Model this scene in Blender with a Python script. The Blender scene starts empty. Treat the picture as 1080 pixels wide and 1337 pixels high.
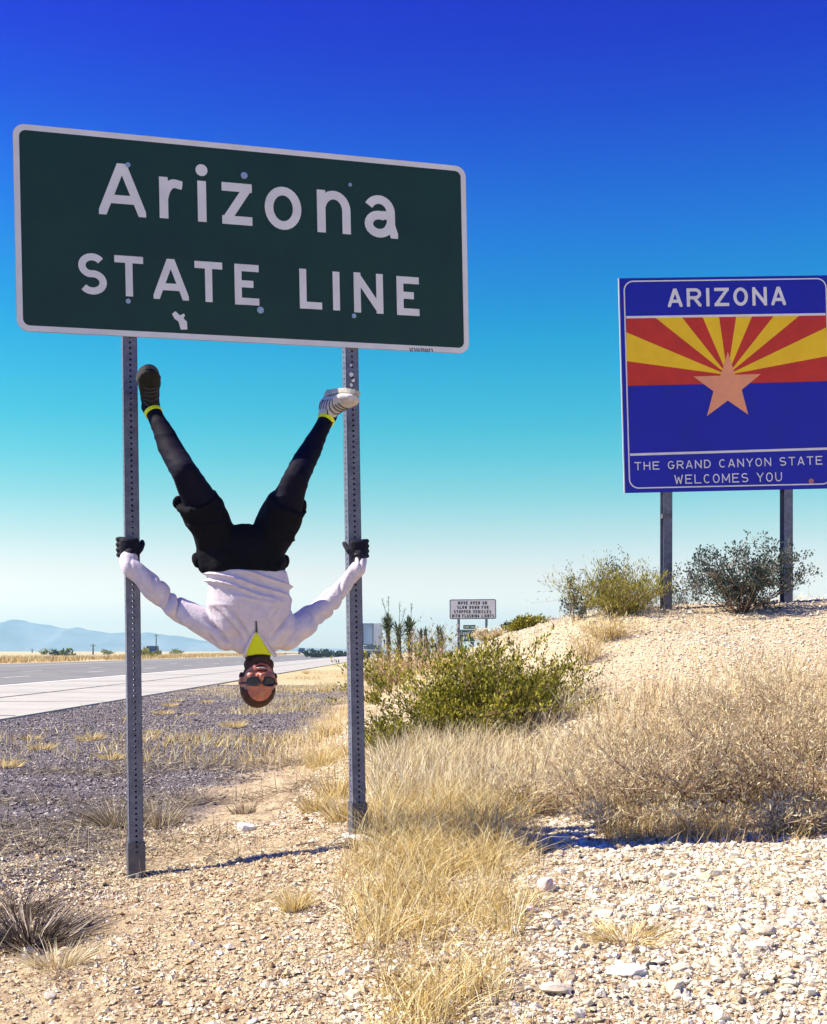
import bpy, bmesh, math, random
import numpy as np
from mathutils import Vector, Matrix
from mathutils.bvhtree import BVHTree

SC = bpy.context.scene
COL = SC.collection
R = math.radians
random.seed(7)
RNG = np.random.default_rng(11)

# ------------------------------------------------------------------ camera
CAMZ, F, CX, HY = 1.04, 1550.0, 540.0, 850.0
cam = bpy.data.cameras.new('camera')
cam.sensor_fit = 'HORIZONTAL'; cam.sensor_width = 36.0
cam.lens = 36.0 * F / 1080.0
cam.shift_y = (HY - 668.5) / 1080.0
cam.clip_start = 0.05; cam.clip_end = 9000
camo = bpy.data.objects.new('camera', cam); COL.objects.link(camo)
camo.location = (0, 0, CAMZ); camo.rotation_euler = (math.pi / 2, 0, 0)
SC.camera = camo

# ------------------------------------------------------------------ light
SUN_EL, SUN_AZ = 46.0, -92.5         # azimuth measured from +Y towards +X
EXPOSURE = 1.06
SC.view_settings.view_transform = 'Standard'
SC.view_settings.look = 'None'
SC.view_settings.gamma = 1.0
SC.view_settings.exposure = EXPOSURE
SC.view_settings.use_curve_mapping = False
w = bpy.data.worlds.new("World"); SC.world = w; w.use_nodes = True
nt = w.node_tree; bg = nt.nodes['Background']; bg.inputs[1].default_value = 0.1
sky = nt.nodes.new('ShaderNodeTexSky'); sky.sky_type = 'NISHITA'; sky.sun_disc = False
sky.sun_elevation = R(SUN_EL); sky.sun_rotation = R(SUN_AZ)
tc = nt.nodes.new('ShaderNodeTexCoord'); sx = nt.nodes.new('ShaderNodeSeparateXYZ')
nt.links.new(tc.outputs['Generated'], sx.inputs[0])
mr = nt.nodes.new('ShaderNodeMath'); mr.operation = 'MULTIPLY'; mr.inputs[1].default_value = 2.0
nt.links.new(sx.outputs[2], mr.inputs[0])
ramp = nt.nodes.new('ShaderNodeValToRGB')
nt.links.new(mr.outputs[0], ramp.inputs[0])
SKYG = [(0.0, (4.6, 4.0, 3.9)), (0.032, (3.0, 2.6, 2.7)), (0.064, (2.45, 2.0, 1.95)), (0.096, (1.62, 1.74, 1.58)),
        (0.128, (.90, 1.60, 1.43)), (0.159, (.45, 1.52, 1.40)), (0.190, (.20, 1.42, 1.42)), (0.220, (.10, 1.33, 1.48)),
        (0.250, (.02, 1.20, 1.52)), (0.279, (.0, 1.0, 1.6)), (0.307, (.0, .84, 1.68)), (0.334, (.0, .68, 1.76)),
        (0.376, (.0, .43, 1.80)), (0.412, (.0, .24, 1.78)), (0.454, (.0, .10, 1.76)), (0.49, (.0, .04, 1.74))]
KS = 5.0
els = ramp.color_ramp.elements
for i, (p, c) in enumerate(SKYG):
    e = els[i] if i < 2 else els.new(p * 2)
    e.position = p * 2
    e.color = tuple(v / KS for v in c) + (1,)
for i, (p, c) in enumerate(SKYG):      # order is kept by position
    els[i].position = p * 2; els[i].color = tuple(v / KS for v in c) + (1,)
mx = nt.nodes.new('ShaderNodeMix'); mx.data_type = 'RGBA'; mx.blend_type = 'MULTIPLY'; mx.inputs[0].default_value = 1
nt.links.new(sky.outputs[0], mx.inputs[6]); nt.links.new(ramp.outputs[0], mx.inputs[7])
vm = nt.nodes.new('ShaderNodeVectorMath'); vm.operation = 'SCALE'
vm.inputs['Scale'].default_value = KS / (2 ** EXPOSURE)
nt.links.new(mx.outputs[2], vm.inputs[0]); nt.links.new(vm.outputs[0], bg.inputs[0])

sun = bpy.data.lights.new('sun', 'SUN'); sun.energy = 5.0; sun.angle = R(0.5); sun.color = (1.0, .89, .68)
suno = bpy.data.objects.new('sun', sun); COL.objects.link(suno)
sd = Vector((math.cos(R(SUN_EL)) * math.sin(R(SUN_AZ)), math.cos(R(SUN_EL)) * math.cos(R(SUN_AZ)), math.sin(R(SUN_EL))))
suno.rotation_euler = sd.to_track_quat('Z', 'Y').to_euler()
SC.cycles.volume_bounces = 0
SC.cycles.max_bounces = 6
SC.cycles.use_denoising = True

# ------------------------------------------------------------------ helpers
def px(x, y, Y):
    """the place at distance Y that the photograph shows at pixel x, y"""
    return Vector(((x - CX) / F * Y, Y, CAMZ - (y - HY) / F * Y))

def tag(o, label=None, cat=None, group=None, kind=None):
    if label: o['label'] = label
    if cat: o['category'] = cat
    if group: o['group'] = group
    if kind: o['kind'] = kind
    return o

def empty(name, loc, label=None, cat=None, group=None, rz=0):
    o = bpy.data.objects.new(name, None); COL.objects.link(o)
    o.location = loc; o.rotation_euler = (0, 0, rz); o.empty_display_size = .1
    tag(o, label, cat, group)
    return o

def link(name, me, mats=None, parent=None, world=True, smooth=False):
    o = bpy.data.objects.new(name, me); COL.objects.link(o)
    if mats is not None:
        for m in (mats if isinstance(mats, (list, tuple)) else [mats]): me.materials.append(m)
    if smooth and len(me.polygons):
        me.polygons.foreach_set('use_smooth', [True] * len(me.polygons))
    if parent is not None:
        o.parent = parent
        if world: o.matrix_parent_inverse = inv_world(parent)
    return o

def local_matrix(o):
    return Matrix.LocRotScale(o.location, o.rotation_euler, o.scale)

def inv_world(p):
    m = local_matrix(p)
    q = p
    while q.parent is not None:
        m = q.matrix_parent_inverse @ m
        q = q.parent
        m = local_matrix(q) @ m
    return m.inverted()

def mesh_from(name, verts, faces):
    me = bpy.data.meshes.new(name); me.from_pydata(verts, [], faces); me.update(); return me

def np_mesh(name, V, faces_list, flat=False):
    """V (n,3); faces_list: list of int arrays (m,k)"""
    me = bpy.data.meshes.new(name)
    V = np.asarray(V, dtype=np.float32)
    me.vertices.add(len(V)); me.vertices.foreach_set('co', V.ravel())
    loops = np.concatenate([f.ravel() for f in faces_list]).astype(np.int32)
    tot = np.concatenate([np.full(len(f), f.shape[1], dtype=np.int32) for f in faces_list])
    start = np.concatenate([[0], np.cumsum(tot)[:-1]]).astype(np.int32)
    me.loops.add(len(loops)); me.loops.foreach_set('vertex_index', loops)
    me.polygons.add(len(tot)); me.polygons.foreach_set('loop_start', start)
    try: me.polygons.foreach_set('loop_total', tot)
    except Exception: pass
    if flat: me.polygons.foreach_set('use_smooth', [False] * len(me.polygons))
    me.update(calc_edges=True); me.validate()
    return me

def add_tint(me, vals):
    a = me.attributes.new('tint', 'FLOAT', 'POINT')
    a.data.foreach_set('value', np.asarray(vals, dtype=np.float32))

def bm_box(bm, c, s, rot=None):
    m = Matrix.Translation(Vector(c)) @ (rot.to_4x4() if rot is not None else Matrix.Identity(4)) @ Matrix.Diagonal((s[0], s[1], s[2], 1))
    return bmesh.ops.create_cube(bm, size=1.0, matrix=m)['verts']

def bm_tube(bm, pts, radii, n=8, caps=True):
    pts = [Vector(p) for p in pts]
    rings = []; prev = None
    for i, p in enumerate(pts):
        d = (pts[min(i + 1, len(pts) - 1)] - pts[max(i - 1, 0)]).normalized()
        a = prev if prev is not None else (Vector((0, 0, 1)) if abs(d.z) < .9 else Vector((1, 0, 0)))
        u = (a - d * a.dot(d)).normalized(); v = d.cross(u); prev = u
        r = radii[i] if isinstance(radii, (list, tuple)) else radii
        rings.append([bm.verts.new(p + (u * math.cos(t) + v * math.sin(t)) * r) for t in [2 * math.pi * k / n for k in range(n)]])
    for a, b in zip(rings, rings[1:]):
        for k in range(n): bm.faces.new((a[k], a[(k + 1) % n], b[(k + 1) % n], b[k]))
    if caps:
        bm.faces.new(rings[0][::-1]); bm.faces.new(rings[-1])
    return rings

def bm_loft(bm, secs, n=28):
    rings = []
    for c, A, B in secs:
        c = Vector(c); A = Vector(A); B = Vector(B)
        rings.append([bm.verts.new(c + A * math.cos(t) + B * math.sin(t)) for t in [2 * math.pi * k / n for k in range(n)]])
    for a, b in zip(rings, rings[1:]):
        for k in range(n): bm.faces.new((a[k], a[(k + 1) % n], b[(k + 1) % n], b[k]))
    bm.faces.new(rings[0][::-1]); bm.faces.new(rings[-1])

def bm_ball(bm, c, r, sub=2, M=None):
    if not isinstance(r, (tuple, list)): r = (r, r, r)
    m = Matrix.Translation(Vector(c)) @ (M.to_4x4() if M is not None else Matrix.Identity(4)) @ Matrix.Diagonal((r[0], r[1], r[2], 1))
    bmesh.ops.create_icosphere(bm, subdivisions=sub, radius=1, matrix=m)

def bm_chain(bm, pts, radii, n=12):
    """overlapping balls and frusta, for a voxel remesh"""
    pts = [Vector(p) for p in pts]
    for p, r in zip(pts, radii): bm_ball(bm, p, r)
    for i in range(len(pts) - 1):
        if (pts[i + 1] - pts[i]).length > 1e-4:
            bm_tube(bm, [pts[i], pts[i + 1]], [radii[i], radii[i + 1]], n)

def bm_done(bm, name):
    bmesh.ops.recalc_face_normals(bm, faces=bm.faces[:])
    me = bpy.data.meshes.new(name); bm.to_mesh(me); bm.free(); return me

def remeshed(bm, name, voxel, smooth=4):
    me = bm_done(bm, name + '_src')
    o = bpy.data.objects.new(name + '_src', me); COL.objects.link(o)
    m = o.modifiers.new('r', 'REMESH'); m.mode = 'VOXEL'; m.voxel_size = voxel; m.adaptivity = 0
    if smooth:
        s = o.modifiers.new('s', 'SMOOTH'); s.factor = .5; s.iterations = smooth
    dg = bpy.context.evaluated_depsgraph_get(); dg.update()
    out = bpy.data.meshes.new_from_object(o.evaluated_get(dg)); out.name = name
    bpy.data.objects.remove(o); bpy.data.meshes.remove(me)
    return out

def get_vn(me):
    n = len(me.vertices); co = np.empty(n * 3, np.float32); me.vertices.foreach_get('co', co)
    no = np.empty(n * 3, np.float32); me.vertex_normals.foreach_get('vector', no)
    return co.reshape(-1, 3).astype(float), no.reshape(-1, 3).astype(float)

def set_co(me, co):
    me.vertices.foreach_set('co', np.asarray(co, np.float32).ravel()); me.update()

def _h(ix, iy, iz, seed):
    v = (ix * 374761393 + iy * 668265263 + iz * 2147483647 + seed * 1274126177) & 0xFFFFFFFF
    v = ((v ^ (v >> 13)) * 1274126177) & 0xFFFFFFFF
    v = ((v ^ (v >> 16)) * 2246822519) & 0xFFFFFFFF
    return ((v ^ (v >> 15)) & 0xFFFFFF) / float(0xFFFFFF)

def vnoise(x, y, z=0.0, seed=0):
    x = np.asarray(x, float); y = np.asarray(y, float); z = np.asarray(z, float) + 0 * x
    xi = np.floor(x).astype(np.int64); yi = np.floor(y).astype(np.int64); zi = np.floor(z).astype(np.int64)
    xf = x - xi; yf = y - yi; zf = z - zi
    xf = xf * xf * (3 - 2 * xf); yf = yf * yf * (3 - 2 * yf); zf = zf * zf * (3 - 2 * zf)
    r = 0
    for dx in (0, 1):
        for dy in (0, 1):
            for dz in (0, 1):
                wgt = (xf if dx else 1 - xf) * (yf if dy else 1 - yf) * (zf if dz else 1 - zf)
                r = r + wgt * _h(xi + dx, yi + dy, zi + dz, seed)
    return r * 2 - 1

def fbm(x, y, z=0.0, o=4, seed=0):
    r = 0; a = .5
    for i in range(o):
        r = r + a * vnoise(x * 2 ** i, y * 2 ** i, np.asarray(z) * 2 ** i, seed + i); a *= .5
    return r

def ss(a, b, x):
    t = np.clip((np.asarray(x, float) - a) / (b - a), 0, 1); return t * t * (3 - 2 * t)

# ------------------------------------------------------------------ materials
def mat(name, col, rough=.8, metal=0.0, noise=None, nscale=20, bump=0.0, bscale=60, spec=.3, tint=None, coat=0, trans=0):
    """col base colour; noise: second colour mixed in by a noise; tint: list of colours picked by the 'tint' attribute"""
    m = bpy.data.materials.new(name); m.use_nodes = True
    t = m.node_tree; b = t.nodes['Principled BSDF']
    b.inputs['Base Color'].default_value = (*col, 1); b.inputs['Roughness'].default_value = rough
    b.inputs['Metallic'].default_value = metal; b.inputs['Specular IOR Level'].default_value = spec
    if coat: b.inputs['Coat Weight'].default_value = coat
    last = None
    if tint:
        a = t.nodes.new('ShaderNodeAttribute'); a.attribute_name = 'tint'
        cr = t.nodes.new('ShaderNodeValToRGB')
        e = cr.color_ramp.elements
        while len(e) < len(tint): e.new(.5)
        for i, c in enumerate(tint):
            e[i].position = i / (len(tint) - 1); e[i].color = (*c, 1)
        t.links.new(a.outputs['Fac'], cr.inputs[0]); last = cr.outputs[0]
    co = None
    if noise is not None or bump:
        co = t.nodes.new('ShaderNodeTexCoord')
    if noise is not None:
        n = t.nodes.new('ShaderNodeTexNoise'); n.inputs['Scale'].default_value = nscale; n.inputs['Detail'].default_value = 6
        n.inputs['Roughness'].default_value = .65
        t.links.new(co.outputs['Object'], n.inputs['Vector'])
        mp = t.nodes.new('ShaderNodeMapRange'); mp.inputs[1].default_value = .35; mp.inputs[2].default_value = .65
        t.links.new(n.outputs[0], mp.inputs[0])
        mi = t.nodes.new('ShaderNodeMix'); mi.data_type = 'RGBA'
        t.links.new(mp.outputs[0], mi.inputs[0])
        if last is not None: t.links.new(last, mi.inputs[6])
        else: mi.inputs[6].default_value = (*col, 1)
        mi.inputs[7].default_value = (*noise, 1)
        if last is not None: mi.inputs[0].default_value = .5
        last = mi.outputs[2]
    if last is not None: t.links.new(last, b.inputs['Base Color'])
    if bump:
        n = t.nodes.new('ShaderNodeTexNoise'); n.inputs['Scale'].default_value = bscale; n.inputs['Detail'].default_value = 5
        t.links.new(co.outputs['Object'], n.inputs['Vector'])
        bp = t.nodes.new('ShaderNodeBump'); bp.inputs['Strength'].default_value = bump; bp.inputs['Distance'].default_value = .01
        t.links.new(n.outputs[0], bp.inputs['Height']); t.links.new(bp.outputs[0], b.inputs['Normal'])
    return m

def translucent(m, amt=.3):
    """thin dry leaves let light through"""
    t = m.node_tree; b = t.nodes['Principled BSDF']; out = [n for n in t.nodes if n.type == 'OUTPUT_MATERIAL'][0]
    tr = t.nodes.new('ShaderNodeBsdfTranslucent'); ms = t.nodes.new('ShaderNodeMixShader'); ms.inputs[0].default_value = amt
    src = b.inputs['Base Color'].links
    if src: t.links.new(src[0].from_socket, tr.inputs[0])
    else: tr.inputs[0].default_value = b.inputs['Base Color'].default_value
    t.links.new(b.outputs[0], ms.inputs[1]); t.links.new(tr.outputs[0], ms.inputs[2]); t.links.new(ms.outputs[0], out.inputs[0])
    return m

M = {}
M['galv'] = mat('galvanised_steel', (.17, .18, .25), .5, .3, noise=(.10, .105, .16), nscale=18, bump=.15, bscale=90, spec=.5)
M['galv_sleeve'] = mat('galvanised_sleeve', (.14, .135, .16), .55, .3, noise=(.09, .085, .105), nscale=25, bump=.2)
M['sign_green'] = mat('green_sheeting', (.007, .042, .030), .5, 0, noise=(.006, .034, .028), nscale=4, spec=.35)
M['sign_white'] = mat('white_sheeting', (.78, .77, .76), .5, 0, noise=(.68, .67, .68), nscale=6, spec=.3)
M['sign_back'] = mat('bare_aluminium', (.55, .56, .58), .45, .8, noise=(.42, .43, .45), nscale=10)
M['bolt'] = mat('bolt_steel', (.45, .5, .6), .4, .7)
M['sign_blue'] = mat('blue_sheeting', (.012, .014, .40), .45, noise=(.011, .012, .34), nscale=3, spec=.3)
M['sign_red'] = mat('red_sheeting', (.60, .035, .02), .5, noise=(.50, .03, .02), nscale=5)
M['sign_yellow'] = mat('yellow_sheeting', (.92, .60, .015), .5, noise=(.86, .53, .01), nscale=5)
M['sign_copper'] = mat('copper_sheeting', (.88, .36, .17), .5, noise=(.78, .31, .17), nscale=6)
M['black'] = mat('black_print', (.015, .015, .03), .6)
M['shirt'] = mat('white_jersey', (.66, .60, .68), .85, noise=(.57, .51, .61), nscale=25, bump=.25, bscale=120)
M['neon'] = mat('lime_tee', (.62, .72, .02), .8, bump=.2, bscale=150)
M['neonband'] = mat('reflective_band', (.85, .95, .02), .45)
M['black_cloth'] = mat('black_shorts_cloth', (.004, .004, .007), .85, bump=.4, bscale=60, noise=(.006, .006, .012), nscale=30, spec=.1)
M['tights'] = mat('navy_tights', (.003, .003, .013), .75, noise=(.005, .004, .016), nscale=20, spec=.12)
M['glove'] = mat('dark_gloves', (.005, .005, .016), .8, bump=.4, bscale=150)
M['skin'] = mat('skin', (.52, .19, .13), .38, noise=(.36, .11, .08), nscale=40, bump=.15, bscale=200, spec=.5)
M['lip'] = mat('lips', (.32, .08, .07), .4)
M['mouth'] = mat('mouth_inside', (.05, .01, .01), .6)
M['teeth'] = mat('teeth', (.8, .76, .68), .3)
M['hair'] = mat('short_brown_hair', (.045, .02, .012), .8, noise=(.09, .04, .025), nscale=60, bump=.6, bscale=300)
M['lens'] = mat('dark_lens', (.02, .015, .02), .25, spec=.4)
M['shoe'] = mat('olive_shoe', (.007, .007, .006), .85, noise=(.018, .018, .014), nscale=30, bump=.3)
M['shoe_pale'] = mat('pale_shoe_mesh', (.58, .56, .58), .7, noise=(.42, .41, .44), nscale=30, bump=.3)
M['sole'] = mat('shoe_sole', (.55, .54, .5), .7, noise=(.2, .2, .2), nscale=20)
M['sole_dark'] = mat('dark_shoe_sole', (.05, .05, .06), .7)
M['zip'] = mat('zip', (.04, .04, .07), .5)
M['concrete'] = mat('road_concrete', (.46, .45, .40), .85, noise=(.36, .35, .32), nscale=.6, bump=.2, bscale=30)
M['asphalt'] = mat('worn_asphalt', (.22, .215, .205), .85, noise=(.16, .16, .16), nscale=.5, bump=.2, bscale=30)
M['roadpaint'] = mat('road_paint', (.8, .8, .78), .7, noise=(.6, .6, .58), nscale=3)
M['stonepale'] = mat('limestone', (.6, .55, .48), .9, noise=(.42, .36, .28), nscale=14, bump=.6, bscale=30)
M['stonewhite'] = mat('white_limestone', (.78, .76, .76), .9, noise=(.6, .58, .56), nscale=20, bump=.5, bscale=40)
M['stonepink'] = mat('pinkish_quartz', (.74, .64, .68), .8, noise=(.50, .36, .42), nscale=25, bump=.5, bscale=40)
M['mountain'] = mat('hazed_mountain_rock', (.34, .35, .38), .95, noise=(.22, .22, .24), nscale=.008)  # rock colour made lighter and bluer, part of the haze painted in
M['hill'] = mat('dark_hill_scrub', (.17, .12, .11), .95, noise=(.10, .07, .08), nscale=.05)
M['bark'] = mat('grey_bark', (.14, .10, .08), .9, noise=(.22, .17, .14), nscale=60)
M['twig'] = mat('dry_twig', (.3, .22, .17), .9, tint=[(.05, .028, .02), (.16, .09, .06), (.42, .31, .20), (.24, .13, .12)])
M['leaf'] = translucent(mat('creosote_leaf', (.12, .13, .02), .6, tint=[(.025, .030, .004), (.14, .15, .008), (.34, .32, .025), (.58, .48, .12)]), .25)
M['leaf_blue'] = translucent(mat('brush_leaf', (.1, .12, .05), .55, tint=[(.015, .028, .035), (.04, .07, .065), (.09, .12, .07)]), .2)
M['straw'] = translucent(mat('straw', (.6, .45, .2), .8, tint=[(.16, .085, .03), (.45, .29, .10), (.66, .50, .22), (.78, .66, .38)]), .3)
M['straw_gold'] = translucent(mat('golden_straw', (.6, .42, .12), .8, tint=[(.15, .075, .02), (.58, .41, .13), (.80, .67, .32), (.90, .84, .60)]), .3)
M['straw_pale'] = translucent(mat('pale_straw', (.6, .5, .35), .8, tint=[(.22, .14, .08), (.58, .46, .25), (.78, .70, .44), (.88, .84, .68)]), .3)
M['straw_grey'] = translucent(mat('grey_dead_straw', (.4, .36, .3), .9, tint=[(.06, .045, .035), (.20, .15, .10), (.46, .38, .26), (.62, .55, .40)]), .2)
M['truckwhite'] = mat('trailer_white', (.62, .66, .70), .5, noise=(.52, .57, .62), nscale=2)
M['truckframe'] = mat('trailer_frame', (.10, .14, .2), .5)
M['tyre'] = mat('rubber', (.02, .02, .02), .8)
M['navy_paint'] = mat('navy_car_paint', (.015, .03, .09), .25, .2, coat=.5)
M['glass'] = mat('car_glass', (.03, .04, .05), .1, spec=.8)
M['lamp_lens'] = mat('lamp_lens', (.7, .7, .68), .2)
M['wood'] = mat('pole_wood', (.12, .09, .07), .9)
M['ocotillo'] = mat('yucca_stalk', (.10, .14, .10), .9)
M['yucca'] = translucent(mat('yucca_blade', (.08, .11, .06), .6, tint=[(.04, .06, .035), (.09, .12, .06), (.16, .17, .08)]), .15)
M['yuccatrunk'] = mat('yucca_trunk', (.16, .12, .08), .95, noise=(.08, .06, .05), nscale=30)

M['twig_pale'] = mat('pale_twig', (.4, .3, .2), .9, tint=[(.07, .04, .03), (.36, .24, .14), (.70, .58, .40), (.46, .32, .27)])
# ground
def ground_material():
    m = bpy.data.materials.new('desert_ground'); m.use_nodes = True
    t = m.node_tree; b = t.nodes['Principled BSDF']; b.inputs['Roughness'].default_value = .95; b.inputs['Specular IOR Level'].default_value = .1
    N = t.nodes.new; L = t.links.new
    tc = N('ShaderNodeTexCoord'); sp = N('ShaderNodeSeparateXYZ'); L(tc.outputs['Object'], sp.inputs[0])
    def noise(scale, detail=6, rough=.6):
        n = N('ShaderNodeTexNoise'); n.inputs['Scale'].default_value = scale; n.inputs['Detail'].default_value = detail; n.inputs['Roughness'].default_value = rough
        L(tc.outputs['Object'], n.inputs['Vector']); return n.outputs[0]
    def mrange(src, a, c, o0=0, o1=1):
        n = N('ShaderNodeMapRange'); n.inputs[1].default_value = a; n.inputs[2].default_value = c; n.inputs[3].default_value = o0; n.inputs[4].default_value = o1
        n.interpolation_type = 'SMOOTHSTEP'; L(src, n.inputs[0]); return n.outputs[0]
    def mix(f, a, c):
        n = N('ShaderNodeMix'); n.data_type = 'RGBA'
        if isinstance(f, float): n.inputs[0].default_value = f
        else: L(f, n.inputs[0])
        for s, v in ((6, a), (7, c)):
            if isinstance(v, tuple): n.inputs[s].default_value = (*v, 1)
            else: L(v, n.inputs[s])
        return n.outputs[2]
    def math_(op, a, c):
        n = N('ShaderNodeMath'); n.operation = op
        for s, v in ((0, a), (1, c)):
            if isinstance(v, (int, float)): n.inputs[s].default_value = v
            else: L(v, n.inputs[s])
        return n.outputs[0]
    fine = noise(70, 8, .7); med = noise(9, 6); big = noise(.9, 4); far = noise(.05, 5)
    # x warped by noise
    xw = math_('ADD', sp.outputs[0], math_('MULTIPLY', math_('SUBTRACT', big, .5), 1.6))
    tan = mix(mrange(fine, .35, .65), (.22, .13, .07), (.62, .51, .34))  # low spots of fine coloured darker here and below: painted shade between crumbs
    tan = mix(mrange(med, .4, .62), tan, (.58, .47, .30))
    pale = mix(mrange(fine, .36, .56), (.30, .20, .11), (.68, .58, .40))
    pale = mix(mrange(med, .45, .75), pale, (.60, .49, .33))
    verge = mix(mrange(fine, .35, .68), (.06, .05, .06), (.28, .25, .26))
    verge = mix(mrange(med, .45, .7), verge, (.20, .175, .18))
    farc = mix(mrange(far, .4, .6), (.50, .40, .22), (.56, .48, .30))
    c = mix(mrange(xw, -1.75, -1.15), verge, tan)
    c = mix(mrange(xw, .2, 1.4), c, pale)
    # strip of tan beyond the verge, where dry grass takes over
    yf = mrange(sp.outputs[1], 22, 38)
    c = mix(yf, c, farc)
    lf = mrange(sp.outputs[0], -36, -33, 1, 0)
    c = mix(lf, c, farc)
    L(c, b.inputs['Base Color'])
    bp = N('ShaderNodeBump'); bp.inputs['Strength'].default_value = .9; bp.inputs['Distance'].default_value = .02
    vor = N('ShaderNodeTexVoronoi'); vor.inputs['Scale'].default_value = 38; L(tc.outputs['Object'], vor.inputs['Vector'])
    hs = math_('ADD', math_('MULTIPLY', vor.outputs['Distance'], -.7), fine)
    L(hs, bp.inputs['Height']); L(bp.outputs[0], b.inputs['Normal'])
    return m
M['ground'] = ground_material()

# ------------------------------------------------------------------ terrain
def base_h(x, y):
    x = np.asarray(x, float); y = np.asarray(y, float)
    h = .15 * ss(-1.5, .1, x) * (1 - ss(30, 60, y))
    rampy = np.clip((y - 5.5) / 8, 0, 1) ** 1.1
    sh = np.clip((y - 8) * .1, -.3, .9)
    berm = 1.35 * rampy * ss(-.6 - sh, 3.2 - sh, x) * (1 - ss(16, 34, y))
    h = h + berm + .05 * np.clip(x - 2.6, 0, 20) * ss(9, 13, y) * (1 - ss(16, 34, y))
    h = h - .32 * (1 - ss(0, 3.6, y)) * (1 - ss(20, 40, np.abs(x)))
    # the road bed sits below the slabs, a shallow ditch edge beside it
    h = h - .10 * (ss(-6.0, -6.28, x)) * ss(-33.5, -33.2, x) 
    return h
def ground_h(x, y):
    x = np.asarray(x, float); y = np.asarray(y, float)
    h = base_h(x, y)
    offroad = 1 - ss(-5.6, -6.3, x) * ss(-33.8, -33.2, x)
    near = 1 - ss(25, 45, y)
    h = h + offroad * (.07 * fbm(x * .6, y * .6, seed=3) * near * ss(2.5, 9, y) + .022 * fbm(x * 3.1, y * 3.1, seed=5) * near
                       + .014 * fbm(x * 14, y * 14, seed=9, o=3) * (1 - ss(9, 14, y)))
    farn = ss(60, 200, np.hypot(x, y))
    h = h + offroad * farn * .5 * fbm(x * .02, y * .02, seed=21)* (1 - ss(-60, -30, x) * ss(-6,-20, x)) * ss(33, 60, np.abs(x + 20))
    return h
def gh(x, y): return float(ground_h(np.array([x]), np.array([y]))[0])
def hb(x, y): return float(base_h(np.array([x]), np.array([y]))[0])
def ground_hit(x, y):
    """where the sight line through a pixel of the photograph meets the ground"""
    dx, dz = (x - CX) / F, -(y - HY) / F
    Y = 2.5
    while Y < 400:
        if CAMZ + dz * Y <= hb(dx * Y, Y): break
        Y += max(.02, Y * .004)
    return Vector((dx * Y, Y, gh(dx * Y, Y)))

def geo(a, b, n): return list(np.geomspace(a, b, n))
xs = [-v for v in geo(60, 3000, 26)[::-1]] + list(np.linspace(-58, -34, 14)) + list(np.linspace(-33.6, -32.8, 5)) + list(np.linspace(-30, -8, 10)) + \
     list(np.linspace(-6.6, -2.4, 70)) + list(np.linspace(-2.36, 4.6, 300)) + list(np.linspace(4.7, 12, 40)) + geo(13, 3000, 34)
ys = list(np.linspace(-40, -2, 12)) + list(np.linspace(-1, 2.6, 14)) + list(np.linspace(2.65, 9.2, 300)) + geo(9.24, 30, 190) + geo(31, 3200, 70)
X, Y_ = np.meshgrid(np.array(xs), np.array(ys))
Z = ground_h(X, Y_)
nx, ny = len(xs), len(ys)
V = np.stack([X.ravel(), Y_.ravel(), Z.ravel()], 1)
idx = np.arange(nx * ny).reshape(ny, nx)
fc = np.stack([idx[:-1, :-1].ravel(), idx[:-1, 1:].ravel(), idx[1:, 1:].ravel(), idx[1:, :-1].ravel()], 1)
g = link('ground', np_mesh('ground', V, [fc]), M['ground'], smooth=True)
tag(g, 'pale gravel bank and grey gravel verge beside the desert highway', kind='structure')

# ------------------------------------------------------------------ road
def strip(name, x0, x1, y0, y1, z, m, parent=None, ny=1):
    v = []; f = []
    for i in range(ny + 1):
        y = y0 + (y1 - y0) * i / ny
        v += [(x0, y, z), (x1, y, z)]
        if i: k = 2 * i; f.append((k - 2, k - 1, k + 1, k))
    return link(name, mesh_from(name, v, f), m, parent)
road = strip('road', -32.9, -6.24, -40, 2600, -.012, M['asphalt'], ny=20)
tag(road, 'sunlit interstate highway running away to the horizon', kind='structure')
slab_me = {}
def slab(x0, x1, y0, y1):
    wd, ln = x1 - x0 - .02, y1 - y0 - .025
    key = (round(wd, 3), round(ln, 3))
    if key not in slab_me:
        bm = bmesh.new(); bm_box(bm, (0, 0, 0), (wd, ln, .05))
        me = bm_done(bm, 'slab'); me.materials.append(M['concrete']); slab_me[key] = me
    o = bpy.data.objects.new('slab', slab_me[key]); COL.objects.link(o); o.parent = road
    o.location = ((x0 + x1) / 2, (y0 + y1) / 2, -.012 + random.uniform(-.003, .003)); return o
y = 8.0
while y < 92:
    slab(-9.1, -6.22, y, y + 5.4); slab(-12.15, -9.1, y, y + 5.4); y += 5.4
while y < 400:
    slab(-12.15, -6.22, y, y + 16.2); y += 16.2
M['tar'] = mat('tar_seal', (.03, .03, .03), .6, noise=(.10, .10, .10), nscale=2)
strip('edge_line', -12.60, -12.34, -40, 2600, -.004, M['roadpaint'], road)
for xa, xb in ((-12.33, -12.22), (-12.78, -12.70), (-9.13, -9.07), (-20.6, -20.5)):
    strip('tar_line', xa, xb, -40, 2600, .020 if xa > -12.2 else (-.003 if xa < -12.3 else .0), M['tar'], road)
yy = 8.0
while yy < 120:
    j0 = random.uniform(-.25, .25); zc = .021
    o = link('tar_joint', mesh_from('joint', [(-12.15, yy - .05 + j0, zc), (-6.3, yy - .05, zc), (-6.3, yy + .05, zc), (-12.15, yy + .05 + j0, zc)], [(0, 1, 2, 3)]), M['tar'], road)
    yy += 5.4
strip('edge_line', -28.2, -27.9, -40, 2600, -.004, M['roadpaint'], road)
yy = 10
ln_me = None
while yy < 260:
    o = strip('lane_dash', -16.2, -16.02, yy, yy + 3.2, -.004, M['roadpaint'], road); yy += 12.2
yy = 12
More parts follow.
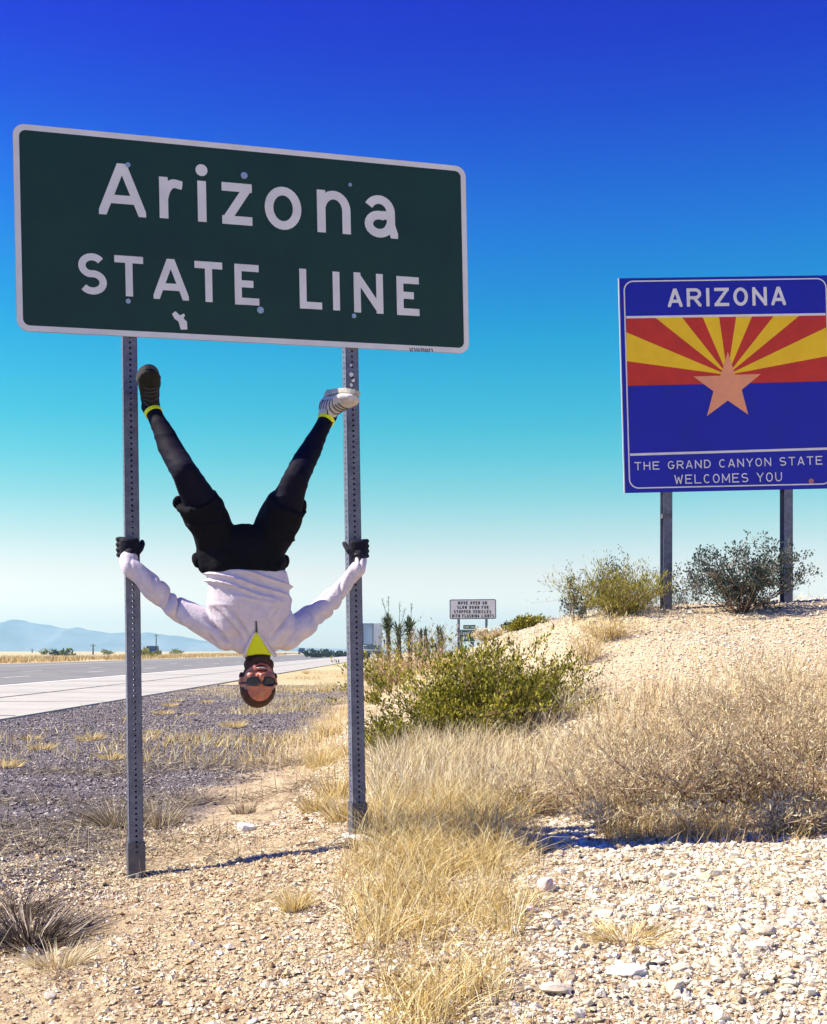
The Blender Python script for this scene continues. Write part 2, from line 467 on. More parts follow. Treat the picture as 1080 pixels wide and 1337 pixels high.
while yy < 260:
    o = strip('lane_dash', -20.1, -19.92, yy, yy + 3.2, -.004, M['roadpaint'], road); yy += 12.2
road2 = strip('far_carriageway', -62, -48, -40, 2600, .28, M['concrete'], ny=20)
tag(road2, 'pale far carriageway beyond the dry median', kind='structure')

# ------------------------------------------------------------------ mountains and hill
def ridge(name, prof, Yd, depth, m, label, extend=None, rough=6, seed=1):
    xs_ = np.linspace(prof[0][0], prof[-1][0], 260); hs = np.interp(xs_, [p[0] for p in prof], [p[1] for p in prof])
    hs = hs + 1.6 * fbm(xs_ / 22.0, xs_ * 0, seed=seed) * ss(849, 836, hs) - .7 * np.abs(fbm(xs_ / 7.0, xs_ * 0 + 3, seed=seed)) * ss(849, 836, hs)
    X_ = (xs_ - CX) / F * Yd; H_ = np.maximum((HY - hs) / F * Yd, 0) + CAMZ
    rows = 26; V = []
    for j in range(rows):
        t = j / (rows - 1)                      # 0 front foot .. 1 back foot
        s = math.sin(math.pi * min(1, t * 1.0)) ** .8 if 0 < t < 1 else 0
        yy = Yd + (t - .5) * depth
        n1 = fbm(X_ / (depth * .25), np.full_like(X_, yy) / (depth * .18), seed=seed, o=5)
        z = H_ * (s * (1 + .0 * n1)) + H_ * .42 * n1 * s * (1 - s) * 2 - (3 if s == 0 else 0)
        V.append(np.stack([X_, np.full_like(X_, yy), z], 1))
    V = np.concatenate(V); n = len(xs_)
    idx = np.arange(rows * n).reshape(rows, n)
    fc = np.stack([idx[:-1, :-1].ravel(), idx[:-1, 1:].ravel(), idx[1:, 1:].ravel(), idx[1:, :-1].ravel()], 1)
    o = link(name, np_mesh(name, V, [fc]), m, smooth=True)
    tag(o, label, kind='structure'); return o
mp = [(-900, 850), (-700, 838), (-500, 826), (-300, 819), (-120, 816), (-50, 818), (0, 813), (17, 812), (21, 809.5), (26, 810), (35, 813), (60, 815), (78, 820), (95, 822), (103, 819.5), (110, 823),
      (135, 826), (148, 827.5), (166, 825.5), (196, 827), (235, 831), (262, 836), (300, 840), (350, 843.5), (400, 846), (470, 848), (540, 849.5), (600, 850)]
ridge('mountain', mp, 2850, 500, M['mountain'], 'pale blue mountain range on the left horizon', seed=4)
ridge('hill', [(620, 850), (650, 842), (690, 826), (704, 818), (713, 810), (722, 806), (732, 808), (742, 815), (770, 823), (830, 836), (900, 850)], 620, 120, M['hill'],
      'small dark hill showing over the gravel bank', seed=8)

# ------------------------------------------------------------------ stroke lettering
def arc(cx, cy, rx, ry, a0, a1, n=10):
    return [(cx + rx * math.cos(R(a0 + (a1 - a0) * i / n)), cy + ry * math.sin(R(a0 + (a1 - a0) * i / n))) for i in range(n + 1)]
G = {
 'A': [[(0, 0), (.5, 1.1)], [(.5, 1.1), (1, 0)], [(.17, .27), (.83, .27)]],
 'B': [[(0, 0), (0, 1)], [(0, 1), (.6, 1)] + arc(.6, .76, .38, .24, 90, -90) + [(0, .52)], [(0, .52), (.62, .52)] + arc(.62, .26, .38, .26, 90, -90) + [(0, 0)]],
 'C': [arc(.5, .5, .5, .5, 48, 312, 20)],
 'D': [[(0, 0), (0, 1)], [(0, 1), (.45, 1)] + arc(.45, .5, .55, .5, 90, -90, 14) + [(0, 0)]],
 'E': [[(0, 0), (0, 1)], [(0, 1), (1, 1)], [(0, .52), (.88, .52)], [(0, 0), (1, 0)]],
 'F': [[(0, 0), (0, 1)], [(0, 1), (1, 1)], [(0, .5), (.85, .5)]],
 'G': [arc(.5, .5, .5, .5, 45, 340, 20) + [(1, .45)], [(.58, .45), (1, .45)]],
 'H': [[(0, 0), (0, 1)], [(1, 0), (1, 1)], [(0, .52), (1, .52)]],
 'I': [[(.5, 0), (.5, 1)]],
 'L': [[(0, 1), (0, 0)], [(0, 0), (1, 0)]],
 'M': [[(0, 0), (0, 1)], [(0, 1), (.5, .2)], [(.5, .2), (1, 1)], [(1, 1), (1, 0)]],
 'N': [[(0, 0), (0, 1)], [(0, 1), (1, 0)], [(1, 0), (1, 1)]],
 'O': [arc(.5, .5, .5, .5, 0, 360, 28)],
 'P': [[(0, 0), (0, 1)], [(0, 1), (.6, 1)] + arc(.6, .74, .4, .26, 90, -90) + [(0, .48)]],
 'R': [[(0, 0), (0, 1)], [(0, 1), (.6, 1)] + arc(.6, .74, .4, .26, 90, -90) + [(0, .48)], [(.5, .48), (1, 0)]],
 'S': [arc(.5, .745, .48, .255, 35, 250, 14) + arc(.5, .255, .5, .255, 78, -145, 14)],
 'T': [[(0, 1), (1, 1)], [(.5, 1), (.5, 0)]],
 'U': [[(0, 1), (0, .4)] + arc(.5, .4, .5, .4, 180, 360, 14) + [(1, 1)]],
 'V': [[(0, 1), (.5, 0)], [(.5, 0), (1, 1)]],
 'W': [[(0, 1), (.25, 0)], [(.25, 0), (.5, .8)], [(.5, .8), (.75, 0)], [(.75, 0), (1, 1)]],
 'X': [[(0, 0), (1, 1)], [(0, 1), (1, 0)]],
 'Y': [[(0, 1), (.5, .45)], [(1, 1), (.5, .45)], [(.5, .45), (.5, 0)]],
 'Z': [[(0, 1), (1, 1)], [(1, 1), (0, 0)], [(0, 0), (1, 0)]],
 'r': [[(0, 0), (0, 1)], arc(.75, .35, .75, .6, 165, 80, 8) + [(1, .93)]],
 'i': [[(.5, 0), (.5, 1)]],
 'z': [[(0, 1), (1, 1)], [(1, 1), (0, 0)], [(0, 0), (1, 0)]],
 'o': [arc(.5, .5, .5, .5, 0, 360, 28)],
 'n': [[(0, 0), (0, 1)], arc(.5, .55, .5, .45, 165, 0, 12) + [(1, 0)]],
 'a': [arc(.42, .62, .47, .38, 150, 0, 12) + [(.89, .25), (1, 0)], arc(.42, .27, .42, .27, 60, 330, 16) + [(.89, .3)], [(.55, .54), (.89, .54)]],
 'v': [[(0, 1), (.5, 0)], [(.5, 0), (1, 1)]],
 't': [[(.4, 1.25), (.4, .2)] + arc(.6, .2, .2, .2, 180, 290, 6), [(0, 1), (.9, 1)]],
 'd': [arc(.45, .5, .45, .5, 0, 360, 20), [(1, 0), (1, 1.5)]],
 '3': [arc(.5, .76, .45, .24, 150, -90, 12), arc(.5, .26, .5, .26, 90, -150, 12)],
 '9': [arc(.5, .68, .5, .32, 0, 360, 20), [(1, .68), (.98, .4)] + arc(.5, .4, .48, .4, 0, -120, 8)],
 '0': [arc(.5, .5, .5, .5, 0, 360, 28)],
}
def glyph(ch, x0, x1, y0, y1, th, w0):
    """flat lettering strokes filling the box x0..x1, y0..y1, in sign coordinates (u, z, w)"""
    V, Fc = [], []
    W_, H_ = (x1 - x0) - th, (y1 - y0) - th
    for k, st in enumerate(G[ch]):
        P = [(x0 + th / 2 + u * W_, y0 + th / 2 + v * H_) for u, v in st]
        if ch == 'I' or ch == 'i': P = [((x0 + x1) / 2, p[1]) for p in P]
        closed = abs(st[0][0] - st[-1][0]) < 1e-4 and abs(st[0][1] - st[-1][1]) < 1e-4
        if not closed:
            def ext(a, b, e):
                d = math.hypot(b[0] - a[0], b[1] - a[1]); du, dv = abs(b[0] - a[0]) / d, abs(b[1] - a[1]) / d
                if e[1] == 1.1: k_ = th * .22
                elif e[1] in (0, 1, 1.25, 1.5) and dv > .3: k_ = th * .9
                elif e[0] in (0, 1) and dv < .3: k_ = th / 2
                else: return b
                return (b[0] + (b[0] - a[0]) / d * k_, b[1] + (b[1] - a[1]) / d * k_)
            P[0] = ext(P[1], P[0], st[0]); P[-1] = ext(P[-2], P[-1], st[-1])
        n = len(P); wz = w0 + k * .0003
        LR = []
        for i in range(n):
            if closed: a, c = P[(i - 1) % (n - 1)], P[(i + 1) % (n - 1)]
            else: a, c = P[max(i - 1, 0)], P[min(i + 1, n - 1)]
            d1 = (P[i][0] - a[0], P[i][1] - a[1]); d2 = (c[0] - P[i][0], c[1] - P[i][1])
            if math.hypot(*d1) < 1e-9: d1 = d2
            if math.hypot(*d2) < 1e-9: d2 = d1
            l1 = math.hypot(*d1) or 1; l2 = math.hypot(*d2) or 1
            n1 = (-d1[1] / l1, d1[0] / l1); n2 = (-d2[1] / l2, d2[0] / l2)
            nn = (n1[0] + n2[0], n1[1] + n2[1]); l = math.hypot(*nn) or 1; nn = (nn[0] / l, nn[1] / l)
            s = th / 2 / max(.6, nn[0] * n1[0] + nn[1] * n1[1])
            LR.append(((P[i][0] + nn[0] * s, P[i][1] + nn[1] * s), (P[i][0] - nn[0] * s, P[i][1] - nn[1] * s)))
        top = y1 + (y1 - y0) * .6 if ch in 'td' else y1
        for i in range(n - 1):
            poly = [LR[i][1], LR[i + 1][1], LR[i + 1][0], LR[i][0]]
            for ax_, lim, sg in ((0, x0, 1), (0, x1, -1), (1, y0, 1), (1, top, -1)):
                out_ = []
                for j in range(len(poly)):
                    p, q = poly[j], poly[(j + 1) % len(poly)]
                    dp, dq = (p[ax_] - lim) * sg, (q[ax_] - lim) * sg
                    if dp >= 0: out_.append(p)
                    if dp * dq < 0: t = dp / (dp - dq); out_.append((p[0] + (q[0] - p[0]) * t, p[1] + (q[1] - p[1]) * t))
                poly = out_
                if len(poly) < 3: break
            if len(poly) >= 3:
                Fc.append(tuple(range(len(V), len(V) + len(poly)))); V += [(p[0], p[1], wz) for p in poly]
    return V, Fc

def rrect(x0, x1, y0, y1, r, n=8):
    pts = []
    for cx, cy, a in ((x1 - r, y1 - r, 0), (x0 + r, y1 - r, 90), (x0 + r, y0 + r, 180), (x1 - r, y0 + r, 270)):
        for i in range(n + 1):
            t = R(a + 90 * i / n); pts.append((cx + r * math.cos(t), cy + r * math.sin(t)))
    return pts

class Plane:
    """a sign's own plane: u along it, v up it, w out of its face"""
    def __init__(s, origin, yaw, roll):
        s.O = Vector(origin)
        c, sn = math.cos(R(yaw)), math.sin(R(yaw))
        u = Vector((c, sn, 0)); z = Vector((0, 0, 1)); s.W = Vector((sn, -c, 0))
        s.U = u * math.cos(R(roll)) + z * math.sin(R(roll)); s.Z = z * math.cos(R(roll)) - u * math.sin(R(roll))
        s.R = Matrix((s.U, s.Z, s.W)).transposed()
    def at(s, u, v, w=0): return s.O + s.U * u + s.Z * v + s.W * w
    def hit(s, x, y, w=0):
        d = Vector(((x - CX) / F, 1, -(y - HY) / F)); o = Vector((0, 0, CAMZ))
        t = ((s.O + s.W * w - o).dot(s.W)) / d.dot(s.W); return o + d * t
    def uv(s, x, y, w=0):
        p = s.hit(x, y, w) - s.O; return p.dot(s.U), p.dot(s.Z)
    def mesh(s, name, V, Fc, m, parent, smooth=False):
        return link(name, mesh_from(name, [tuple(s.at(*v)) for v in V], Fc), m, parent, smooth=smooth)
    def flat(s, name, pts, w, m, parent, thick=0):
        n = len(pts); V = [(p[0], p[1], w) for p in pts]; Fc = [tuple(range(n))]
        if thick:
            V += [(p[0], p[1], w - thick) for p in pts]; Fc.append(tuple(range(2 * n - 1, n - 1, -1)))
            Fc += [(i, n + i, n + (i + 1) % n, (i + 1) % n) for i in range(n)]
        return s.mesh(name, V, Fc, m, parent)
    def ring(s, name, outer, inner, w, m, parent):
        n = len(outer); V = [(p[0], p[1], w) for p in outer + inner]
        Fc = [(i, (i + 1) % n, n + (i + 1) % n, n + i) for i in range(n)]
        return s.mesh(name, V, Fc, m, parent)
    def letter(s, ch, xl, xr, yt, yb, thp, m, parent, w=.004, name='letter'):
        xc = (xl + xr) / 2; yc = (yt + yb) / 2
        u0 = s.uv(xl, yc)[0]; u1 = s.uv(xr, yc)[0]; v1 = s.uv(xc, yt)[1]; v0 = s.uv(xc, yb)[1]
        th = thp * s.pxm(xc, yc)
        V, Fc = glyph(ch, u0, u1, v0, v1, th, w)
        return s.mesh(name, V, Fc, m, parent)
    def pxm(s, x, y):
        a = s.hit(x, y); return a.y / F

def perforated_post(name, a, b, yaw, width, mt, parent, spacing=.0254, hole=.0115, skip_top=0):
    a = Vector(a); b = Vector(b); zax = (b - a).normalized(); L = (b - a).length
    u = Vector((math.cos(R(yaw)), math.sin(R(yaw)), 0)); u = (u - zax * u.dot(zax)).normalized(); v = zax.cross(u)
    hw = width / 2; n = int(L / spacing)
    V, Fc = [], []
    def add(p): V.append(tuple(p)); return len(V) - 1
    for k in range(4):
        ang = k * math.pi / 2; d = u * math.cos(ang) + v * math.sin(ang); s_ = zax.cross(d)
        cols = [-hw, -spacing / 2, spacing / 2, hw]
        # rows of outer vertices
        grid = []
        for i in range(n + 1):
            z = i * L / n
            grid.append([add(a + d * hw + s_ * c + zax * z) for c in cols])
        for i in range(n):
            g0, g1 = grid[i], grid[i + 1]
            Fc.append((g0[0], g0[1], g1[1], g1[0])); Fc.append((g0[2], g0[3], g1[3], g1[2]))
            zc = (i + .5) * L / n
            oc = [add(a + d * hw + s_ * (hole / 2 * math.cos(R(t))) + zax * (zc + hole / 2 * math.sin(R(t)))) for t in (22.5, 67.5, 112.5, 157.5, 202.5, 247.5, 292.5, 337.5)]
            A, B, C_, D = g0[1], g0[2], g1[2], g1[1]
            Fc += [(A, B, oc[6], oc[5]), (B, C_, oc[0], oc[7]), (C_, D, oc[2], oc[1]), (D, A, oc[4], oc[3]),
                   (B, oc[7], oc[6]), (C_, oc[1], oc[0]), (D, oc[3], oc[2]), (A, oc[5], oc[4])]
    me = mesh_from(name, V, Fc)
    o = link(name, me, mt, parent)
    m = o.modifiers.new('wall', 'SOLIDIFY'); m.thickness = .0026; m.offset = -1
    return o

# ------------------------------------------------------------------ the big green sign
YAW = 16.0
SG = Plane(((20 - CX) / F * 5.25, 5.25, CAMZ + (HY - 432) / F * 5.25), YAW, 1.2)
state = empty('state_line_sign', (-.76, 5.55, 0), 'big dark green Arizona STATE LINE road sign on two perforated steel posts', 'road sign')
u0, v0 = SG.uv(22, 432); u1, v1 = SG.uv(608, 218)
_, vt = SG.uv(20, 161)
v0 = (SG.uv(22, 432)[1] + SG.uv(608, 462)[1]) / 2; v1 = (SG.uv(20, 161)[1] + SG.uv(608, 217)[1]) / 2
out = rrect(u0, u1, v0, v1, .052)
SG.flat('sign_panel', out, 0, M['sign_back'], state, .0035)
SG.flat('sign_face', rrect(u0 + .002, u1 - .002, v0 + .002, v1 - .002, .05), .001, M['sign_green'], state)
SG.ring('border', rrect(u0 + .0015, u1 - .0015, v0 + .0015, v1 - .0015, .051), rrect(u0 + .027, u1 - .027, v0 + .027, v1 - .027, .03), .0022, M['sign_white'], state)
# stiffening rails behind the panel
for fz in (.18, .5, .82):
    vz = v0 + (v1 - v0) * fz
    V = [(u0 + .1, vz - .02, -.004), (u1 - .1, vz - .02, -.004), (u1 - .1, vz + .02, -.004), (u0 + .1, vz + .02, -.004),
         (u0 + .1, vz - .02, -.03), (u1 - .1, vz - .02, -.03), (u1 - .1, vz + .02, -.03), (u0 + .1, vz + .02, -.03)]
    SG.mesh('back_rail', V, [(0, 1, 2, 3), (7, 6, 5, 4), (0, 4, 5, 1), (1, 5, 6, 2), (2, 6, 7, 3), (3, 7, 4, 0)], M['sign_back'], state)
for ch, xl, xr, yt, yb in (('A', 128.6, 190, 214, 282), ('r', 208, 238.5, 232, 286), ('i', 256, 271.3, 236.5, 289.8), ('z', 289.7, 329, 239.5, 293.8),
                           ('o', 345.6, 393.3, 244.2, 300.3), ('n', 413.9, 457.5, 249.5, 304.8), ('a', 475.8, 519, 255.5, 310.6)):
    SG.letter(ch, xl, xr, yt, yb, 11.2, M['sign_white'], state)
c = SG.uv(263, 222.5); SG.flat('letter_dot', [(c[0] + .0275 * math.cos(t), c[1] + .0275 * math.sin(t)) for t in np.linspace(0, 2 * math.pi, 20)[:-1]], .004, M['sign_white'], state)
for ch, xl, xr, yt, yb in (('S', 101.8, 139.3, 331, 384.8), ('T', 149.7, 187.2, 334.6, 387.2), ('A', 200, 246, 338.4, 391.6), ('T', 254.3, 290.4, 342, 394.6), ('E', 306.3, 338, 345.6, 398.5),
                           ('L', 391, 420, 351.9, 403.7), ('I', 434, 443.9, 355, 405.5), ('N', 461.9, 500, 357, 409), ('E', 517.8, 547, 361.6, 412.2)):
    SG.letter(ch, xl, xr, yt, yb, 9.2, M['sign_white'], state)
for bx_, by_, rr in ((167, 216, .011), (318.5, 230, .016), (456.7, 242, .009), (167.4, 393.8, .011), (339.8, 405.5, .016), (461.8, 413, .011)):
    c = SG.uv(bx_, by_); bm = bmesh.new()
    p = SG.at(c[0], c[1], .006)
    bm_tube(bm, [p, p + SG.W * .004], rr, 14); bm_tube(bm, [p + SG.W * .0035, p + SG.W * .009], rr * .55, 6)
    link('bolt', bm_done(bm, 'bolt'), M['bolt'], state)
pts = [SG.uv(*p) for p in ((224.5, 410), (229, 406.5), (235, 412), (240, 409.5), (241.5, 412), (239.5, 416), (244, 420), (244.6, 430.5), (236, 430.5), (233, 420), (228, 416.5))]
SG.flat('torn_sticker', pts[::-1], .0032, M['sign_white'], state)
# dark marker scrawl on the lower border
bm = bmesh.new(); rs = random.Random(3)
for i in range(11):
    a = SG.uv(535 + i * 2.8 + rs.uniform(-.5, .5), 454 + i * .08 + rs.uniform(0, 1)); b_ = SG.uv(536 + i * 2.8 + rs.uniform(-1, 1.6), 459.5 + rs.uniform(-.6, .6))
    d = Vector((b_[0] - a[0], b_[1] - a[1], 0)).normalized(); n_ = Vector((-d.y, d.x, 0)) * .0022
    q = [bm.verts.new(SG.at(a[0] + n_.x * s1, a[1] + n_.y * s1, .0036 + i * .0001)) if e == 0 else bm.verts.new(SG.at(b_[0] + n_.x * s1, b_[1] + n_.y * s1, .0036 + i * .0001)) for e, s1 in ((0, 1), (0, -1), (1, -1), (1, 1))]
    bm.faces.new(q)
link('marker_scrawl', bm_done(bm, 'scrawl'), M['black'], state)

PY = 20.0   # the posts are turned a little more than the panel
def post_pt(x, y, w=-.042): return SG.hit(x, y, w)
for (tx, ty, bx_, by_) in ((165.3, 190, 177.8, 1146), (453.2, 222, 467.5, 1092)):
    a = post_pt(bx_, by_); b_ = post_pt(tx, ty); d = (b_ - a).normalized()
    po = perforated_post('post', a - d * .1, b_, PY, .0635, M['galv'], state)
    s = bmesh.new()
    # ground sleeve: a wider plain tube round the foot
    uu = Vector((math.cos(R(PY)), math.sin(R(PY)), 0)); vv = d.cross(uu)
    h = .165
    for k, (hw, z0, z1) in enumerate(((.0385, -.12, h), (.0335, -.11, h - .001))):
        rings = []
        for z in (z0, z1):
            rings.append([s.verts.new(a + d * z + uu * hw * sx_ + vv * hw * sy_) for sx_, sy_ in ((1, 1), (-1, 1), (-1, -1), (1, -1))])
        for q in range(4): s.faces.new((rings[0][q], rings[0][(q + 1) % 4], rings[1][(q + 1) % 4], rings[1][q]))
        if k == 0: top = rings[1]
        else:
            for q in range(4): s.faces.new((top[q], top[(q + 1) % 4], rings[1][(q + 1) % 4], rings[1][q]))
    link('sleeve', bm_done(s, 'sleeve'), M['galv_sleeve'], po)
    for z in ((.148, .122) if bx_ < 300 else (.135, .108, .03)):
        bb = bmesh.new(); p = a + d * z - vv * .0384
        bm_tube(bb, [p, p - vv * .0015], .0058, 10); link('sleeve_hole', bm_done(bb, 'hole'), M['black'], po)
    if bx_ < 300:
        bb = bmesh.new(); p = a + d * .018 - vv * .039
        bm_tube(bb, [p, p - vv * .008], .009, 6); link('sleeve_bolt', bm_done(bb, 'bolt'), M['bolt'], po)
# pale stickers on the right-hand post
for (x, y, s_) in ((459, 489, 3.5), (461, 497, 3), (459, 503, 2.6), (458, 477, 2)):
    c = SG.hit(x, y, -.0085); bb = bmesh.new()
    rs = random.Random(int(x + y)); ring = [c + SG.U * (s_ * .0037 * math.cos(t) * rs.uniform(.5, 1.1)) + SG.Z * (s_ * .0037 * math.sin(t) * rs.uniform(.5, 1.1)) + SG.W * .004 for t in np.linspace(0, 2 * math.pi, 9)[:-1]]
    bb.faces.new([bb.verts.new(p) for p in ring]); link('torn_sticker', bm_done(bb, 'st'), M['sign_white'], state)

# ------------------------------------------------------------------ the welcome sign
WS = Plane(((813 - CX) / F * 13.2, 13.2, CAMZ + (HY - 644) / F * 13.2), 2.5, 1.6)
wel = empty('welcome_sign', (3.5, 13.25, gh(3.5, 13.3)), 'square blue Arizona welcome sign with red and yellow sun rays and copper star', 'road sign')
a = WS.uv(812.5, 505); b_ = WS.uv(1088, 500)
u0, u1 = a[0], b_[0]; v0 = WS.uv(950, 640.8)[1]; v1 = WS.uv(950, 361.2)[1]
WS.flat('sign_panel', [(u0, v0), (u1, v0), (u1, v1), (u0, v1)], 0, M['sign_blue'], wel, .005)
WS.flat('panel_edge', [(u0 - .012, v0), (u0 - .0005, v0), (u0 - .0005, v1), (u0 - .012, v1)], .003, M['sign_white'], wel, .012)
iu0, iu1, iv0, iv1 = u0 + .045, u1 - .045, v0 + .045, v1 - .03
WS.ring('border', rrect(iu0, iu1, iv0, iv1, .11), rrect(iu0 + .014, iu1 - .014, iv0 + .014, iv1 - .014, .096), .0035, M['sign_white'], wel)
def wpoly(name, pts, w, m): return WS.flat(name, [WS.uv(*p) for p in pts][::-1], w, m, wel)
fl, fr = WS.uv(818, 500)[0], u1 - .067
def wband(yl, yr, th, name='dividing_line'):
    p = WS.uv(818, yl); q = WS.uv(1079, yr)
    WS.flat(name, [(iu0 + .021, p[1] - th), (iu1 - .021, q[1] - th), (iu1 - .021, q[1] + th), (iu0 + .021, p[1] + th)], .004, M['sign_white'], wel)
wband(414.3, 410.3, .013); wband(593.8, 585.8, .013)
AX, AY = 949.8, 489.5
# the fan of thirteen rays: corner points clockwise from the lower left
rim = [(818, 503.8), (818, 471.5), (818, 434), (856, 415), (890.5, 414.5), (917.5, 414), (939, 413.8), (961.3, 413.3), (982, 413), (1010.5, 412.5), (1044, 412), (1080, 427), (1080, 465), (1080, 497.8)]
corner = {2: (818, 416), 10: (1080, 411.5)}
for i in range(13):
    pts = [(AX, AY + (11 if i in (0, 12) else 0)), rim[i]]
    if i in corner: pts.append(corner[i])
    pts.append(rim[i + 1])
    if i == 0: pts = [(AX, 501), (818, 503.8), (818, 471.5), (AX, AY)]
    if i == 12: pts = [(AX, AY), (1080, 465), (1080, 497.8), (AX, 501)]
    pp = [WS.uv(*p) for p in pts]
    WS.flat('ray', pp[::-1] if False else pp[::-1], .0034 + .0001 * (i % 2), M['sign_red'] if i % 2 == 0 else M['sign_yellow'], wel)
st = [(950.3, 459.5), (959.8, 489.3), (993.3, 488.5), (968.4, 509), (977, 541.4), (950.4, 523), (923, 543.3), (931.6, 511), (905.5, 491.7), (940.6, 490.6)]
WS.flat('star', [WS.uv(*p) for p in st][::-1], .0045, M['sign_copper'], wel)
def word(PL, txt, x0, x1, yt0, yb0, yt1, yb1, thp, m, parent, adv=None, gap=.26, w=.004):
    wd = {'I': .3, 'i': .3, ' ': .55, 'M': 1.15, 'W': 1.25, 'r': .6, '1': .4}
    ws = [wd.get(c, 1.0 if c.isupper() or c.isdigit() else .85) for c in txt]
    tot = sum(ws) + gap * (len(txt) - 1); x = 0
    for c, ww in zip(txt, ws):
        if c != ' ':
            xa = x0 + (x1 - x0) * x / tot; xb = x0 + (x1 - x0) * (x + ww) / tot; f = (x + ww / 2) / tot
            yt = yt0 + (yt1 - yt0) * f; yb = yb0 + (yb1 - yb0) * f
            if c.islower() and c not in 'ti': yt = yb + (yt - yb) * .75
            if c in 'ti': yt = yb + (yt - yb) * .75
            if c == 'd': yt = yb + (yt - yb) * .9
            PL.letter(c, xa, xb, yt, yb, thp, m, parent, w)
        x += ww + gap
word(WS, 'ARIZONA', 871.9, 1026, 377, 401, 374.3, 398.3, 4.2, M['sign_white'], wel, gap=.3)
word(WS, 'THE GRAND CANYON STATE', 828.6, 1073.8, 603.5, 614, 595.3, 606.5, 1.35, M['sign_white'], wel, gap=.36)
word(WS, 'WELCOMES YOU', 880.6, 1021, 620.2, 632, 616.5, 628.5, 1.35, M['sign_white'], wel, gap=.36)
c = WS.uv(1059.3, 628.3); rr = .028
WS.ring('mark_ring', [(c[0] + rr * math.cos(t), c[1] + rr * math.sin(t)) for t in np.linspace(0, 2 * math.pi, 20)[:-1]], [(c[0] + (rr - .006) * math.cos(t), c[1] + (rr - .006) * math.sin(t)) for t in np.linspace(0, 2 * math.pi, 20)[:-1]], .0036, M['sign_copper'], wel)
WS.letter('R', 1057.9, 1060.9, 626.3, 630.4, .7, M['sign_copper'], wel)
for (tx, ty, bx_, by_) in ((870.5, 372, 869.8, 806), (1027, 372, 1026.8, 790)):
    a = WS.hit(bx_, by_, -.07); b_ = WS.hit(tx, ty, -.07); a.z = min(a.z, gh(a.x, a.y)) - .05
    bm = bmesh.new(); d = (b_ - a).normalized(); uu = Vector((math.cos(R(8)), math.sin(R(8)), 0)); vv = d.cross(uu)
    # an I-section post: two flanges and a web
    def bar(hx0, hx1, hy0, hy1):
        r_ = [[bm.verts.new(a + d * z + uu * x_ + vv * y_) for x_, y_ in ((hx0, hy0), (hx1, hy0), (hx1, hy1), (hx0, hy1))] for z in (0, (b_ - a).length)]
        for q in range(4): bm.faces.new((r_[0][q], r_[0][(q + 1) % 4], r_[1][(q + 1) % 4], r_[1][q]))
        bm.faces.new(r_[0][::-1]); bm.faces.new(r_[1])
    bar(-.05, .05, -.06, -.052); bar(-.05, .05, .052, .06); bar(-.004, .004, -.0515, .0515)
    po = link('post', bm_done(bm, 'post'), M['galv'], wel)
    bb = bmesh.new(); p = a + d * (1.18 if bx_ < 900 else 1.4) 
    bm_box(bb, p - vv * .001, (.108, .13, .05)); link('joint_plate', bm_done(bb, 'joint'), M['galv_sleeve'], po)

# ------------------------------------------------------------------ far signs
def simple_sign(name, label, x0, x1, yt, yb, Yd, face, edge, post_xs, yaw=3, border=.05):
    PL = Plane(px(x0, yb, Yd), yaw, .6)
    c = px((x0 + x1) / 2, yb, Yd)
    t = empty(name, (c.x, Yd, gh(c.x, Yd)), label, 'road sign')
    b_ = PL.uv(x1, (yt + yb) / 2); tt = PL.uv((x0 + x1) / 2, yt); u1, v1 = b_[0], tt[1]
    PL.flat('sign_panel', rrect(0, u1, 0, v1, .09 * v1), 0, M['sign_back'], t, .01)
    PL.flat('sign_face', rrect(.012, u1 - .012, .012, v1 - .012, .085 * v1), .004, face, t)
    PL.ring('border', rrect(.01, u1 - .01, .01, v1 - .01, .085 * v1), rrect(.01 + border, u1 - .01 - border, .01 + border, v1 - .01 - border, .06 * v1), .008, edge, t)
    for x in post_xs:
        a = PL.hit(x, yb - 3, -.09); z0 = gh(a.x, a.y)
        bm = bmesh.new(); bm_box(bm, (a.x, a.y, (a.z + z0) / 2 - .1), (.13, .13, a.z - z0 + .2)); link('post', bm_done(bm, 'post'), M['galv'], t)
    return PL, t
M['navy_edge'] = mat('navy_border', (.02, .05, .14), .5)
M['dkgreen'] = mat('dark_green_sheeting', (.012, .10, .065), .5)
PL, t = simple_sign('warning_sign', 'white sign asking drivers to move over or slow down, on two thin posts', 587.3, 648, 782.5, 808.6, 62, M['sign_white'], M['navy_edge'], (599, 635.2), border=.035)
for s_, xa, xb, yt in (('MOVE OVER OR', 598, 636, 785.3), ('SLOW DOWN FOR', 597, 638, 791), ('STOPPED VEHICLES', 592.8, 641.3, 796.8), ('WITH FLASHING LIGHTS', 590.2, 645, 802.3)):
    word(PL, s_, xa, xb, yt, yt + 4.1, yt, yt + 4.1, .95, M['black'], t, gap=.4, w=.012)
PL, t = simple_sign('exit_sign', 'small dark green exit sign below and behind the white warning sign', 599.3, 621.3, 822, 838, 90, M['dkgreen'], M['sign_white'], (603, 618), border=.03)
word(PL, 'Cavot', 601.5, 613.5, 824.2, 828.8, 824.2, 828.8, .8, M['sign_white'], t, w=.012)
word(PL, 'Rd', 605, 610, 830, 834.8, 830, 834.8, .8, M['sign_white'], t, w=.012)
q = [PL.uv(*p) for p in ((615, 831.6), (617.5, 828), (616.2, 827.2), (619.6, 825.2), (619.4, 829.6), (618.4, 828.8), (616, 832.2))]
PL.flat('arrow', q[::-1], .012, M['sign_white'], t)
a = PL.uv(605, 821.8); b_ = PL.uv(621.2, 816)
PL.flat('exit_tab', rrect(a[0], b_[0], a[1] + .02, b_[1], .04), .004, M['dkgreen'], t, .012)
